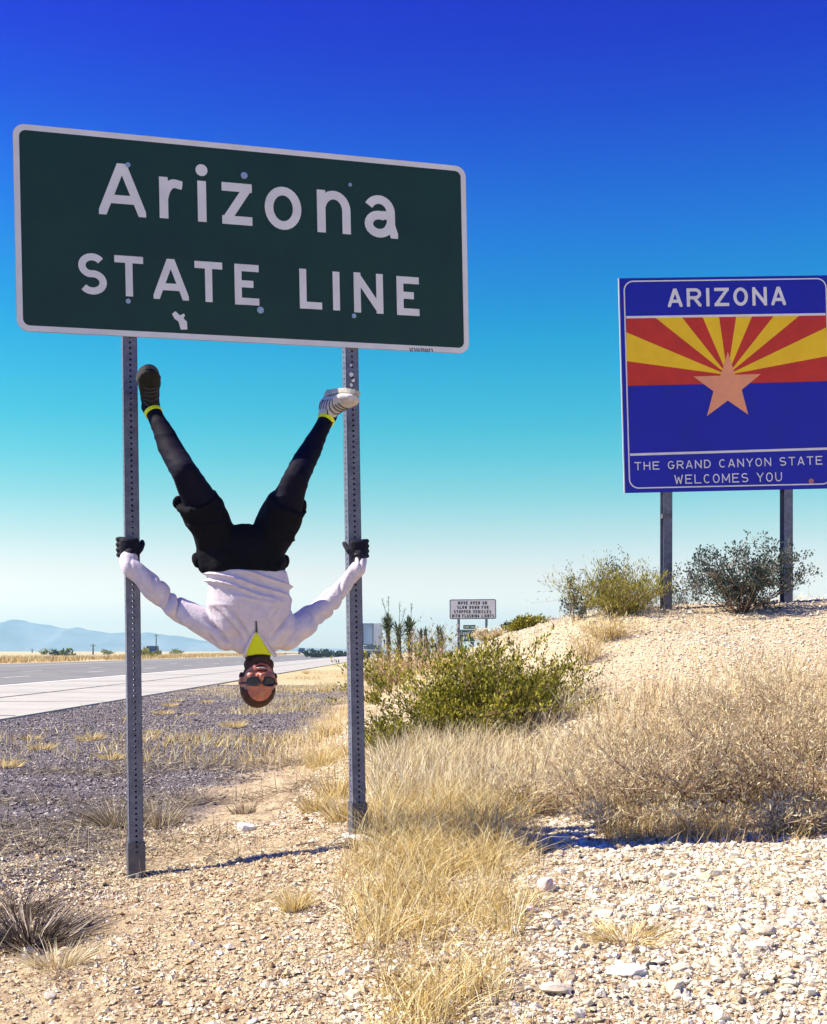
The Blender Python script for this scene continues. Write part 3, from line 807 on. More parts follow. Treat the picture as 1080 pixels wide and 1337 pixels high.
word(PL, 'EXIT 390', 606.6, 619.8, 817.4, 820.4, 817.4, 820.4, .55, M['sign_white'], t, gap=.4, w=.012)

# ------------------------------------------------------------------ the upside-down man
P = lambda x, y, w: SG.hit(x, y, w)
U_, W_, Z_ = SG.U.copy(), SG.W.copy(), SG.Z.copy()
man = empty('person', P(318, 700, .1), 'person hanging upside down between the two sign posts, white jersey, black shorts and sunglasses', 'person')
SH = {'L': P(288, 826, .10), 'R': P(380, 826, .10)}
EL = {'L': P(222, 790, .05), 'R': P(428, 789, .05)}
WR = {'L': P(172, 742, .05), 'R': P(467, 742, .05)}
HIP = {'L': P(286, 708, .12), 'R': P(349, 708, .12)}
TH = {'L': P(266, 664, .20), 'R': P(370, 668, .20)}
KN = {'L': P(241, 616, .30), 'R': P(388, 622, .30)}
CF = {'L': P(222, 582, .20), 'R': P(405, 590, .21)}
AN = {'L': P(199, 536, .08), 'R': P(427, 546, .13)}

def trunk(bm, g, upper=True):
    S = [(716, 315, .165, .105, .12), (738, 319, .172, .108, .12), (762, 322, .176, .110, .12), (788, 326, .184, .118, .12), (808, 329, .192, .122, .115),
         (824, 332, .188, .115, .11), (838, 334, .155, .098, .105), (847, 334.5, .105, .080, .105), (853, 335, .074, .068, .108)]
    if upper: S.append((859, 335.5, .068, .064, .108))
    bm_loft(bm, [(P(x, y, w_), U_ * (a + g), W_ * (b + g)) for y, x, a, b, w_ in S])
def arm(bm, s, g, cuff=0):
    e = EL[s]; sh = SH[s]; wr = WR[s]
    bm_chain(bm, [sh - (sh - e) * -.12, sh.lerp(e, .35), sh.lerp(e, .75), e, e.lerp(wr, .35), e.lerp(wr, .75), wr],
             [.066 + g, .060 + g, .053 + g, .049 + g, .049 + g, .041 + g + cuff * .5, .033 + g + cuff], 16)
def leg(bm, s, g, end=1.0):
    back = -W_ * .02
    bm_chain(bm, [HIP[s], TH[s], TH[s].lerp(KN[s], .6), KN[s], KN[s].lerp(CF[s], .5) + back, CF[s] + back, CF[s].lerp(AN[s], .6), AN[s]],
             [.088 + g, .082 + g, .066 + g, .057 + g, .055 + g, .052 + g, .039 + g, .033 + g], 16)

# hands: palm against the front of the post, fingers curled round its outer side to the back
POSTC = {'L': P(170.5, 716, -.042), 'R': P(463.2, 718, -.042)}
def hand(bm, s, g):
    sg = -1 if s == 'L' else 1
    C0 = POSTC[s]; n = len(bm.verts)
    q = lambda u, w_, z: C0 + U_ * (u * sg) + W_ * w_ + Z_ * z
    # wrist to palm
    bm_chain(bm, [WR[s], q(.010, .066, -.055), q(.006, .062, -.03)], [.031 + g, .029 + g, .028 + g])
    bm_loft(bm, [(q(.002, .056, -.052), U_ * (.032 + g), W_ * (.019 + g)), (q(.004, .056, -.03), U_ * (.042 + g), W_ * (.020 + g)),
                 (q(.006, .056, 0), U_ * (.045 + g), W_ * (.019 + g)), (q(.006, .055, .03), U_ * (.043 + g), W_ * (.018 + g)), (q(.006, .054, .042), U_ * (.034 + g), W_ * (.013 + g))], 18)
    for k, (z, r, L) in enumerate(((.037, .0098, 1.0), (.013, .0102, 1.08), (-.011, .0100, 1.0), (-.034, .0088, .8))):
        bm_chain(bm, [q(.028, .056, z), q(.052, .040, z + .002), q(.056, .004, z + .004), q(.050, -.034, z + .003), q(.050 - .030 * L, -.046, z), q(.050 - .052 * L, -.047, z - .001)],
                 [r + g, r + g, r * .97 + g, r * .93 + g, r * .88 + g, r * .8 + g], 8)
    # the thumb leaves the side of the palm near its base and closes round the inner edge
    bm_chain(bm, [q(-.020, .058, -.030), q(-.042, .050, -.006), q(-.052, .030, .018), q(-.052, .004, .030)], [.015 + g, .0125 + g, .0112 + g, .0095 + g], 8)

# head
HC = P(337.3, 888.6, .125)
tilt = R(4)
Hy = (W_ * math.cos(R(6)) - Z_ * -math.sin(R(6))).normalized()   # face direction
Hz = (-Z_ - Hy * (-Z_).dot(Hy)).normalized(); Hx = Hy.cross(Hz)
rot = Matrix.Rotation(R(-3), 3, Hy); Hz = rot @ Hz; Hx = rot @ Hx
HM = Matrix((Hx, Hy, Hz)).transposed()
HS = 1.01
hp = lambda x, y, z: HC + (Hx * x + Hy * y + Hz * z) * HS
def head(bm):
    B = lambda c, r, sub=3: bm_ball(bm, hp(*c), [v * HS for v in r], sub, HM)
    B((0, -.012, .034), (.077, .096, .086)); B((0, .006, -.01), (.072, .082, .07))
    B((0, .024, -.045), (.060, .062, .060)); B((0, .06, -.088), (.030, .026, .022)); B((.0, .045, -.07), (.048, .036, .028))
    for s in (-1, 1):
        B((s * .040, .058, -.014), (.026, .026, .024)); B((s * .03, .074, .031), (.028, .014, .011)); B((s * .046, .01, -.07), (.018, .04, .026))
        B((s * .077, -.004, -.004), (.008, .018, .031)); B((s * .082, -.012, .008), (.007, .012, .018)); B((s * .0115, .097, -.021), (.0095, .011, .009))
    bm_chain(bm, [hp(0, .083, .022), hp(0, .097, .004), hp(0, .108, -.014)], [.0085, .0105, .0125])
    bm_chain(bm, [hp(0, -.022, -.05), hp(0, -.03, -.1), P(335.5, 848, .105)], [.06, .056, .062], 18)

bm = bmesh.new()
trunk(bm, -.034); 
bm_loft(bm, [(P(317, 700, .12), U_ * .15, W_ * .09), (P(316, 715, .12), U_ * .165, W_ * .10), (P(318, 738, .12), U_ * .15, W_ * .095)])
for s in 'LR':
    arm(bm, s, -.027); leg(bm, s, -.010); hand(bm, s, -.002)
FOOT = {}
def foot_frame(s):
    if s == 'L': d = (W_ * .93 + Z_ * .20 - U_ * .04).normalized(); up = (Z_ * .95 - U_ * .14 - W_ * .25)
    else: d = (W_ * .90 + U_ * .30 - Z_ * .16).normalized(); up = (Z_ * .90 + U_ * .30 + W_ * .1)
    up = (up - d * up.dot(d)).normalized(); return d, up, d.cross(up)      # up: towards the sole
for s in 'LR':
    d, up, sd_ = foot_frame(s); a = AN[s]; FOOT[s] = (a, d, up, sd_)
    bm_loft(bm, [(a + up * .0 - d * .02, sd_ * .028, d * .035), (a + up * .05, sd_ * .03, d * .05), (a + up * .085 + d * .04, sd_ * .032, d * .09)])
    bm_loft(bm, [(a + up * .065 - d * .05, sd_ * .020, up * .022), (a + up * .065, sd_ * .028, up * .030), (a + up * .075 + d * .07, sd_ * .032, up * .018), (a + up * .086 + d * .13, sd_ * .034, up * .012), (a + up * .09 + d * .165, sd_ * .020, up * .008)])
head(bm)
body = remeshed(bm, 'body', .0042, 2)
bo = link('body', body, M['skin'], man, smooth=True)

def shell(name, src, pred, off, m, parent, jitter=0, seed=0):
    """a thin layer that follows part of a surface, off metres outside it"""
    co, no = get_vn(src); keepv = pred(co)
    fs = []; n = len(src.polygons); 
    for p in src.polygons:
        if all(keepv[v] for v in p.vertices): fs.append(tuple(p.vertices))
    used = sorted({v for f in fs for v in f}); mp_ = {v: i for i, v in enumerate(used)}
    o_ = off + (jitter * (vnoise(co[:, 0] * 250, co[:, 1] * 250, co[:, 2] * 250, seed) if jitter else 0))
    pos = co + no * (np.asarray(o_).reshape(-1, 1) if np.ndim(o_) else o_)
    me = mesh_from(name, [tuple(pos[v]) for v in used], [tuple(mp_[v] for v in f) for f in fs])
    o = link(name, me, m, parent, smooth=True)
    sm = o.modifiers.new('t', 'SOLIDIFY'); sm.thickness = abs(off) * .8; sm.offset = -1
    return o
Hinv = np.array(HM.inverted()); hc = np.array(HC)
def hl(co): return ((co - hc) @ Hinv.T) / HS
def hair_pred(co):
    l = hl(co); r = (np.abs(l[:, 0]) < .12) & (np.abs(l[:, 1]) < .14) & (l[:, 2] > -.075) & (l[:, 2] < .16)
    line = .052 + .012 * np.cos(l[:, 0] * 40)
    return r & ((l[:, 2] > line + .25 * np.clip(l[:, 1] - .05, 0, 1) * 0) & (l[:, 1] < .052 + 0 * l[:, 2]) | ((l[:, 1] < -.005) & (l[:, 2] > -.035) & ~((np.abs(l[:, 0]) > .074) & (l[:, 1] > -.03))) | ((l[:, 1] < .028) & (l[:, 2] > .03)))
shell('hair', body, hair_pred, .0035, M['hair'], man, .0012)
def beard_pred(co):
    l = hl(co); r = (np.abs(l[:, 0]) < .085) & (l[:, 1] > -.01) & (l[:, 1] < .13) & (l[:, 2] < -.012) & (l[:, 2] > -.125)
    lower = l[:, 2] < -.066 + .9 * np.clip(np.abs(l[:, 0]) - .03, 0, .04)
    stache = (l[:, 2] < -.032) & (l[:, 2] > -.044) & (np.abs(l[:, 0]) < .03) & (l[:, 1] > .06)
    side = (np.abs(l[:, 0]) > .062) & (l[:, 1] < .03)
    return r & (lower | stache | side)
shell('beard', body, beard_pred, .003, M['hair'], man, .0012, 4)
# mouth, open and laughing
bm = bmesh.new(); bm_ball(bm, hp(0, .079, -.056), [.023 * HS, .013 * HS, .0105 * HS], 3, HM); link('mouth', bm_done(bm, 'mouth'), M['mouth'], bo, smooth=True)
bm = bmesh.new(); bm_loft(bm, [(hp(x, .0925 - 18 * x * x, -.0505 + 6 * x * x), Hy * .0018, Hz * (.0042 if abs(x) < .017 else .0025)) for x in np.linspace(-.018, .018, 9)], 8)
link('teeth', bm_done(bm, 'teeth'), M['teeth'], bo, smooth=True)
for nm, z0, k in (('lip', -.0435, 5), ('lip', -.068, -9)):
    bm = bmesh.new(); xs_ = np.linspace(-.026, .026, 11)
    bm_tube(bm, [hp(x, .091 - 20 * x * x, z0 + (-.012 if z0 > -.05 else .012) * (abs(x) / .026) ** 2) for x in xs_], [.0015 + .0032 * (1 - (abs(x) / .026) ** 2) for x in xs_], 8)
    link(nm, bm_done(bm, 'lip'), M['lip'], bo, smooth=True)
# sunglasses: rims, lenses, arms
gl = empty('sunglasses', (0, 0, 0)); gl.parent = man; gl.matrix_parent_inverse = inv_world(man)
for s in (-1, 1):
    c0 = (s * .034, .0965, .012)
    bend = lambda x: .1035 - 5.5 * x * x
    ring = []
    for t in np.linspace(0, 2 * math.pi, 25)[:-1]:
        x = c0[0] + .0285 * math.copysign(abs(math.cos(t)) ** .8, math.cos(t)); z = c0[2] + .0195 * math.copysign(abs(math.sin(t)) ** .8, math.sin(t)); ring.append(hp(x, bend(x), z))
    bm = bmesh.new(); vs = [bm.verts.new(p) for p in ring]; vb = [bm.verts.new(p - Hy * .002) for p in ring]
    bm.faces.new(vs); bm.faces.new(vb[::-1])
    for i in range(24): bm.faces.new((vs[i], vb[i], vb[(i + 1) % 24], vs[(i + 1) % 24]))
    link('lens', bm_done(bm, 'lens'), M['lens'], gl, smooth=False)
    bm = bmesh.new(); bm_tube(bm, ring + ring[:2], .0024, 6, caps=False); link('rim', bm_done(bm, 'rim'), M['black'], gl, smooth=True)
    bm = bmesh.new(); bm_tube(bm, [hp(s * .0625, bend(.0625), .016), hp(s * .078, .06, .018), hp(s * .082, .01, .016), hp(s * .082, -.02, .008)], .0032, 6); link('temple_arm', bm_done(bm, 'arm'), M['black'], gl, smooth=True)
bm = bmesh.new(); bm_tube(bm, [hp(-.008, .102, .019), hp(0, .1045, .021), hp(.008, .102, .019)], .0024, 6); link('bridge', bm_done(bm, 'bridge'), M['black'], gl, smooth=True)

# jersey
bm = bmesh.new(); trunk(bm, .004, False)
for s in 'LR':
    arm(bm, s, .002, .010); sg = -1 if s == 'L' else 1
    bm_chain(bm, [WR[s], POSTC[s] + U_ * (.010 * sg) + W_ * .062 - Z_ * .056], [.044, .040], 16)
sh = remeshed(bm, 'jersey', .0052, 5)
co, no = get_vn(sh)
lu = (co - np.array(HC)) @ np.array(U_); lz = (co - np.array(HC)) @ np.array(Z_); lw = (co - np.array(HC)) @ np.array(W_)
# lu: sideways from the head, lz: height above the head
def ridge_(n): return (1 - np.abs(n)) ** 3
waist = ss(.30, .44, lz) * (1 - ss(.20, .26, np.abs(lu + .05)))
warp = .6 * vnoise(lu * 5, lz * 5, 3 + lw * 3, 31)
d1 = ridge_(vnoise(lu * 4 + 7, lz * 30 + warp * 2.0 + lu * 7, lw * 3, 12)) * waist
chest = ss(.15, .20, lz) * (1 - ss(.26, .36, lz)) * (1 - ss(.2, .25, np.abs(lu)))
side = np.where(lu > 0, 1, -1)
d2 = ridge_(vnoise(lu * 20 - side * lz * 16 + warp, lz * 3 + lu * 3, lw * 4, 15)) * chest * ss(.02, .09, np.abs(lu))
armm = ss(.20, .27, np.abs(lu))
d3 = ridge_(vnoise(lu * 22 + side * lz * 4 + warp * 1.6, lz * 7 - side * lu * 5, lw * 9, 18)) * armm
d4 = vnoise(lu * 9, lz * 9, lw * 9, 40) * ss(.13, .18, lz)
d3 = d3 * (1 - .35 * ss(.35, .45, np.abs(lu)))
co = co + no * (.024 * d1 - .023 * d2 - .018 * d3 + .012 * d4 + .002)[:, None]
k_ = ss(.490, .515, lz) * (1 - ss(.22, .26, np.abs(lu))); co = co - (no * (.010 * k_)[:, None]) - no * ((.021 * d1 - .020 * d2 + .010 * d4) * k_)[:, None]
set_co(sh, co)
jo = link('jersey', sh, M['shirt'], man, smooth=True)
tree = BVHTree.FromPolygons([Vector(c) for c in co], [tuple(p.vertices) for p in sh.polygons])
def on_jersey(x, y, off):
    o = P(x, y, .6); dr = (P(x, y, 0) - o).normalized(); h = tree.ray_cast(o, dr)
    p = h[0] if h[0] is not None else P(x, y, .1)
    h2 = tree.ray_cast(P(x, min(y, 838), .6), dr)
    if y > 838 and h2[0] is not None:
        dz = (h2[0] - p).dot(W_) - (y - 838) * .0012
        if dz > 0: p = p + W_ * dz
    return p + W_ * off
# lime tee in the open collar: a strip patch laid on the jersey's front
def patch(name, rows, off, m, parent):
    V = []; Fc = []; k = len(rows[0])
    for r_ in rows: V += [tuple(on_jersey(x, y, off)) for x, y in r_]
    for i in range(len(rows) - 1):
        for j in range(k - 1): a = i * k + j; Fc.append((a, a + 1, a + k + 1, a + k))
    o = link(name, mesh_from(name, V, Fc), m, parent, smooth=True)
    md = o.modifiers.new('t', 'SOLIDIFY'); md.thickness = .004; md.offset = 0; return o
rows = []
for i in range(12):
    t = i / 11; y = 825.5 + t * 31; xl = 333.6 - 15.5 * t ** .85; xr = 335.2 + 20.5 * t ** .9
    rows.append([(xl + (xr - xl) * j / 6, y + 2.5 * t * math.sin(math.pi * j / 6) * -1) for j in range(7)])
patch('tee', rows, .004, M['neon'], man)
for side_ in (0, 1):   # collar edges
    pts = [on_jersey(r_[0][0] - .6, r_[0][1], .006) if side_ == 0 else on_jersey(r_[-1][0] + .6, r_[-1][1], .006) for r_ in rows]
    bm = bmesh.new(); bm_tube(bm, pts, [.004 + .005 * i / 11 for i in range(12)], 8); link('collar', bm_done(bm, 'collar'), M['shirt'], jo, smooth=True)
patch('zip', [[(333.6, 811 + i), (335.0 + .08 * i, 811 + i)] for i in range(0, 16, 2)], .004, M['zip'], jo)

# shorts
bm = bmesh.new()
bm_loft(bm, [(P(318, 687, .12), U_ * .09, W_ * .09), (P(316, 705, .12), U_ * .195, W_ * .122), (P(315, 725, .12), U_ * .198, W_ * .128), (P(317, 742, .118), U_ * .196, W_ * .128), (P(318, 747, .118), U_ * .188, W_ * .122)])
for s in 'LR':
    sg = -1 if s == 'L' else 1
    ax_ = (TH[s] - HIP[s]).normalized(); A = (U_ - ax_ * U_.dot(ax_)).normalized(); B = ax_.cross(A)
    hemc = P(260, 655, .215) if s == 'L' else P(374, 660, .215)
    bm_loft(bm, [(HIP[s], A * .097, B * .105), (HIP[s].lerp(hemc, .5), A * .094, B * .102), (hemc, A * .087, B * .097), (hemc + ax_ * .010 + U_ * sg * .006, A * .092, B * .100)])
shr = remeshed(bm, 'shorts', .006, 4)
co, no = get_vn(shr); c0 = np.array(P(318, 700, .12))
lu = (co - c0) @ np.array(U_); lz = (co - c0) @ np.array(Z_); lw = (co - c0) @ np.array(W_)
wp = vnoise(lu * 5, lz * 5, lw * 5, 50)
d = .012 * ridge_(vnoise(lu * 6, lz * 22 + wp * 2, lw * 6, 52)) * ss(.06, .16, np.abs(lu)) + .008 * vnoise(lu * 8, lz * 8, lw * 8, 55) + .006 * ridge_(vnoise(lu * 18, lz * 5 + wp, lw * 12, 58))
set_co(shr, co + no * (d - .004)[:, None])
so = link('shorts', shr, M['black_cloth'], man, smooth=True)
# pocket flaps that stick out at the sides
for (x, y, w_, r_) in ((259, 731, .12, (.028, .035, .022)), (371, 733, .12, (.026, .035, .020)), (233, 657, .2, (.024, .03, .010)), (396, 662, .2, (.016, .03, .022))):
    bm = bmesh.new(); bm_ball(bm, P(x, y, w_), r_, 3, SG.R); me = bm_done(bm, 'fold'); c2, n2 = get_vn(me); set_co(me, c2 + n2 * (.006 * vnoise(c2[:, 0] * 40, c2[:, 1] * 40, c2[:, 2] * 40, 3))[:, None])
    link('cloth_fold', me, M['black_cloth'], so, smooth=True)

# tights
bm = bmesh.new()
for s in 'LR': leg(bm, s, 0)
tg = remeshed(bm, 'tights', .0055, 4)
co, no = get_vn(tg); lu = co @ np.array(U_); lz = co @ np.array(Z_); lw = co @ np.array(W_)
set_co(tg, co + no * (.003 * ridge_(vnoise(lu * 12, lz * 26, lw * 12, 71)) + .003 * vnoise(lu * 8, lz * 8, lw * 8, 75))[:, None])
link('tights', tg, M['tights'], man, smooth=True)

for s in 'LR':
    # reflective band, bunched tights cuff, sock
    ax_ = (AN[s] - CF[s]).normalized(); A = (U_ - ax_ * U_.dot(ax_)).normalized(); B = ax_.cross(A)
    c = AN[s] - ax_ * .012
    bm = bmesh.new()
    for z_, r_ in ((-.011, .0385), (0, .0395), (.011, .0375)):
        pass
    rings = []
    for z_, r_ in ((-.010, .039), (-.009, .0405), (.009, .0395), (.010, .038)):
        rings.append([bm.verts.new(c + ax_ * (z_ + .004 * math.sin(t)) + (A * math.cos(t) + B * math.sin(t)) * r_) for t in [2 * math.pi * k / 24 for k in range(24)]])
    for a_, b_ in zip(rings, rings[1:]):
        for k in range(24): bm.faces.new((a_[k], a_[(k + 1) % 24], b_[(k + 1) % 24], b_[k]))
    bm.faces.new(rings[0][::-1]); bm.faces.new(rings[-1])
    link('ankle_band', bm_done(bm, 'band'), M['neonband'], man, smooth=False)
    bm = bmesh.new(); bm_chain(bm, [c + ax_ * .018, c + ax_ * .03 , c + ax_ * .045], [.039, .044, .037], 14)
    me = remeshed(bm, 'cuff', .005, 2); c2, n2 = get_vn(me); set_co(me, c2 + n2 * (.005 * vnoise(c2[:, 0] * 50, c2[:, 1] * 50, c2[:, 2] * 70, 5))[:, None])
    link('sock', me, M['tights'], man, smooth=True)
    # shoe
    a, d, up, sd_ = FOOT[s]
    bm = bmesh.new()
    secs = [(-.075, .055, .020, .030), (-.05, .05, .034, .044), (-.01, .048, .038, .05), (.03, .055, .040, .044), (.07, .066, .044, .034), (.11, .073, .048, .028), (.15, .078, .047, .023), (.185, .082, .034, .017), (.198, .084, .018, .010)]
    bm_loft(bm, [(a + d * x + up * (h * 1.15), sd_ * wd * 1.06, up * ht * 1.12) for x, h, wd, ht in secs], 22)
    bm_loft(bm, [(a - d * .012 + up * .002, sd_ * .038, d * .046), (a + up * .03, sd_ * .038, d * .055), (a + up * .06, sd_ * .036, d * .06)], 20)
    me = remeshed(bm, 'shoe', .004, 4); c2, n2 = get_vn(me)
    set_co(me, c2 + n2 * (.0022 * vnoise(c2[:, 0] * 45, c2[:, 1] * 45, c2[:, 2] * 45, 5))[:, None])
    shoe = link('shoe', me, M['shoe'] if s == 'L' else M['shoe_pale'], man, smooth=True)
    bm = bmesh.new(); n = 26; out_ = []
    for k in range(n):
        t = 2 * math.pi * k / n; x = .062 + .140 * math.cos(t); wd = (.036 + .016 * ss(-.04, .12, x)) * math.sin(t); out_.append((x, wd))
    r0 = [bm.verts.new(a + d * x + sd_ * w__ + up * (.098 + .012 * float(ss(.05, .2, x)))) for x, w__ in out_]
    r1 = [bm.verts.new(a + d * (x * 1.01) + sd_ * w__ * 1.06 + up * (.121 + .008 * float(ss(.05, .2, x)))) for x, w__ in out_]
    bm.faces.new(r0[::-1]); bm.faces.new(r1)
    for k in range(n): bm.faces.new((r0[k], r0[(k + 1) % n], r1[(k + 1) % n], r1[k]))
    link('sole', bm_done(bm, 'sole'), M['sole'] if s == 'R' else M['sole_dark'], shoe)
    # tread blocks
    bm = bmesh.new()
    for i in range(8):
        for j in ((0,) if i in (0, 7) else (-1, 0, 1)):
            x = -.045 + i * .030; bm_box(bm, a + d * x + sd_ * j * .022 + up * (.124 + .008 * float(ss(.05, .2, x))), (.022, .018, .008), Matrix((d, sd_, up)).transposed())
    tr = link('tread', bm_done(bm, 'tread'), M['sole'] if s == 'R' else M['sole_dark'], shoe)
    # laces across the instep, which faces down and outward
    bt = BVHTree.FromPolygons([Vector(c) for c in get_vn(me)[0]], [tuple(p.vertices) for p in me.polygons])
    for i in range(6):
        x = .01 + i * .021; bm = bmesh.new(); pts = []
        for j in range(7):
            o = a + d * (x + .004 * (i % 2) * (j - 3) / 3) + sd_ * (j - 3) * .0105 - up * .2; h = bt.ray_cast(o, up)
            if h[0] is not None: pts.append(h[0] - up * .002)
        if len(pts) > 2:
            bm_tube(bm, pts, .0028, 6); link('lace', bm_done(bm, 'lace'), M['zip'], shoe, smooth=True)
    if s == 'R':
        # dark side stripes that fan down the pale mesh
        for i in range(9):
            for sd2 in (-1, 1):
                x = -.03 + i * .022; bm = bmesh.new(); pts = []
                for j in range(6):
                    hh = .03 + j * .009; o = a + d * (x + (j - 3) * .003) + sd_ * sd2 * .2 + up * hh; h = bt.ray_cast(o, -sd_ * sd2)
                    if h[0] is not None: pts.append(h[0] + sd_ * sd2 * .001)
                if len(pts) > 3: bm_tube(bm, pts, .0024, 5); link('side_stripe', bm_done(bm, 'stripe'), M['zip'], shoe)
    # loose lace ends
    if s == 'R':
        bm = bmesh.new(); o = a + d * .02 + up * .01 
        bm_tube(bm, [o, o - up * .03 + d * .02, o - up * .045 + d * .035 + sd_ * .01, o - up * .03 + d * .05], .003, 5)
        bm_tube(bm, [o, o - up * .045 + d * .0, o - up * .06 + d * .02], .003, 5); link('lace', bm_done(bm, 'lace'), M['shoe'], shoe)
    # glove
    bm = bmesh.new(); hand(bm, s, .0015)
    C0 = POSTC[s]; sg = -1 if s == 'L' else 1
    me = remeshed(bm, 'glove', .0030, 2)
    gv = link('glove', me, M['glove'], man, smooth=True)
    c = C0 + U_ * (.008 * sg) + W_ * .060 - Z_ * .040
    bm = bmesh.new(); ax2 = (WR[s] - c).normalized(); A = (U_ - ax2 * U_.dot(ax2)).normalized(); B = ax2.cross(A)
    bm_loft(bm, [(c - ax2 * .012, A * .033, B * .030), (c, A * .036, B * .034), (c + ax2 * .012, A * .034, B * .032)], 18); link('strap', bm_done(bm, 'strap'), M['black'], gv, smooth=True)


# ------------------------------------------------------------------ vehicles and poles far off
def truck():
    t = empty('box_truck', (-6.15, 172, .0), 'pale box truck seen from behind, standing past the right-hand sign post', 'truck')
    ox, oy = -6.15, 172
    def b(name, c, s, m, par=t):
        bm = bmesh.new(); bm_box(bm, (ox + c[0], oy + c[1], c[2]), s)
        bmesh.ops.bevel(bm, geom=bm.edges[:], offset=.03, segments=1, affect='EDGES'); return link(name, bm_done(bm, name), m, par)
    bx = b('cargo_box', (0, 6, 3.5), (2.6, 12, 3.2), M['truckwhite'])
    b('door', (-.45, -.03, 3.45), (1.28, .06, 2.75), M['glassblue'], bx)
    b('door_frame', (-1.15, -.04, 3.5), (.12, .09, 3.1), M['truckframe'], bx); b('door_frame', (.28, -.04, 3.5), (.12, .09, 3.1), M['truckframe'], bx)
    b('door_frame', (-.43, -.045, 4.98), (1.42, .09, .14), M['truckframe'], bx); b('door_frame', (-.43, -.045, 1.98), (1.42, .09, .14), M['truckframe'], bx)
    b('chassis', (0, 6, 1.55), (2.2, 12, .5), M['truckframe'])
    b('bumper', (0, -.1, .95), (2.4, .15, .3), M['truckframe'])
    for x in (-.95, .95):
        for y_ in (1.6, 2.9, 15):
            bm = bmesh.new(); bm_tube(bm, [(ox + x - .28, oy + y_, .52), (ox + x + .28, oy + y_, .52)], .52, 16); wh = link('wheel', bm_done(bm, 'wheel'), M['tyre'], t)
            bm = bmesh.new(); bm_tube(bm, [(ox + x - .29, oy + y_, .52), (ox + x + .29, oy + y_, .52)], .26, 12); link('rim', bm_done(bm, 'rim'), M['truckwhite'], wh)
        b('mud_flap', (x, .9, .7), (.6, .03, .7), M['tyre']); b('tail_lamp', (x, -.19, .97), (.25, .04, .12), M['tail'])
    b('cab', (0, 13.6, 2.3), (2.3, 2.2, 2.4), M['truckwhite']); b('mirror', (1.62, 13.2, 2.5), (.2, .1, .7), M['truckframe']); b('mirror', (-1.62, 13.2, 2.5), (.2, .1, .7), M['truckframe'])
M['glassblue'] = mat('blue_grey_door', (.30, .40, .52), .5); M['tail'] = mat('red_lamp', (.4, .02, .02), .3)
truck()
def pickup(ox, oy, oz, label, scale=1.0):
    t = empty('pickup_truck', (ox, oy, oz), label, 'pickup')
    def prof(name, pts, hw, m, par=t, inset=0):
        bm = bmesh.new(); a = [bm.verts.new((ox - hw, oy + y_ * scale, oz + z)) for y_, z in pts]; c = [bm.verts.new((ox + hw, oy + y_ * scale, oz + z)) for y_, z in pts]
        bm.faces.new(a); bm.faces.new(c[::-1]); n = len(pts)
        for i in range(n): bm.faces.new((a[i], c[i], c[(i + 1) % n], a[(i + 1) % n]))
        bmesh.ops.bevel(bm, geom=bm.edges[:], offset=.04, segments=2, affect='EDGES'); return link(name, bm_done(bm, name), m, par)
    prof('body', [(0, .45), (0, .95), (.12, 1.12), (1.4, 1.18), (5.3, 1.15), (5.35, .5)], .98, M['navy_paint'])
    cb = prof('cabin', [(1.35, 1.15), (1.95, 1.86), (3.45, 1.9), (3.75, 1.15)], .84, M['navy_paint'])
    def q(name, pts, m, par):
        bm = bmesh.new(); bm.faces.new([bm.verts.new((ox + x, oy + y_, oz + z)) for x, y_, z in pts]); o = link(name, bm_done(bm, name), m, par)
        s = o.modifiers.new('t', 'SOLIDIFY'); s.thickness = .02; return o
    q('windscreen', [(-.72, 1.42, 1.25), (.72, 1.42, 1.25), (.66, 1.88, 1.80), (-.66, 1.88, 1.80)], M['glass'], cb)
    q('grille', [(-.5, -.03, .62), (.5, -.03, .62), (.5, -.03, .92), (-.5, -.03, .92)], M['black'], t)
    for s in (-1, 1):
        q('side_window', [(s * .86, 1.75, 1.22), (s * .86, 3.5, 1.22), (s * .86, 3.3, 1.78), (s * .86, 2.05, 1.78)], M['glass'], cb)
        q('headlight', [(s * .58, -.03, .72), (s * .92, -.03, .72), (s * .92, -.03, .93), (s * .58, -.03, .93)], M['lamp_lens'], t)
        for y_ in (.95, 4.3):
            bm = bmesh.new(); bm_tube(bm, [(ox + s * .72, oy + y_, oz + .4), (ox + s * .99, oy + y_, oz + .4)], .4, 18); wh = link('wheel', bm_done(bm, 'wheel'), M['tyre'], t)
            bm = bmesh.new(); bm_tube(bm, [(ox + s * .8, oy + y_, oz + .4), (ox + s * 1.0, oy + y_, oz + .4)], .22, 12); link('rim', bm_done(bm, 'rim'), M['bolt'], wh)
        bm = bmesh.new(); bm_box(bm, (ox + s * 1.1, oy + 1.7, oz + 1.25), (.2, .1, .2)); link('mirror', bm_done(bm, 'mirror'), M['black'], cb)
    bm = bmesh.new(); bm_box(bm, (ox, oy - .06, oz + .52), (1.9, .12, .18)); link('bumper', bm_done(bm, 'bumper'), M['bolt'], t)
pickup(-42.8, 192, gh(-42.8, 192) + .0, 'dark blue pickup across the highway beside the left sign post')
pickup(-33.6, 355, .05, 'tiny dark vehicle far down the highway beside the right sleeve')
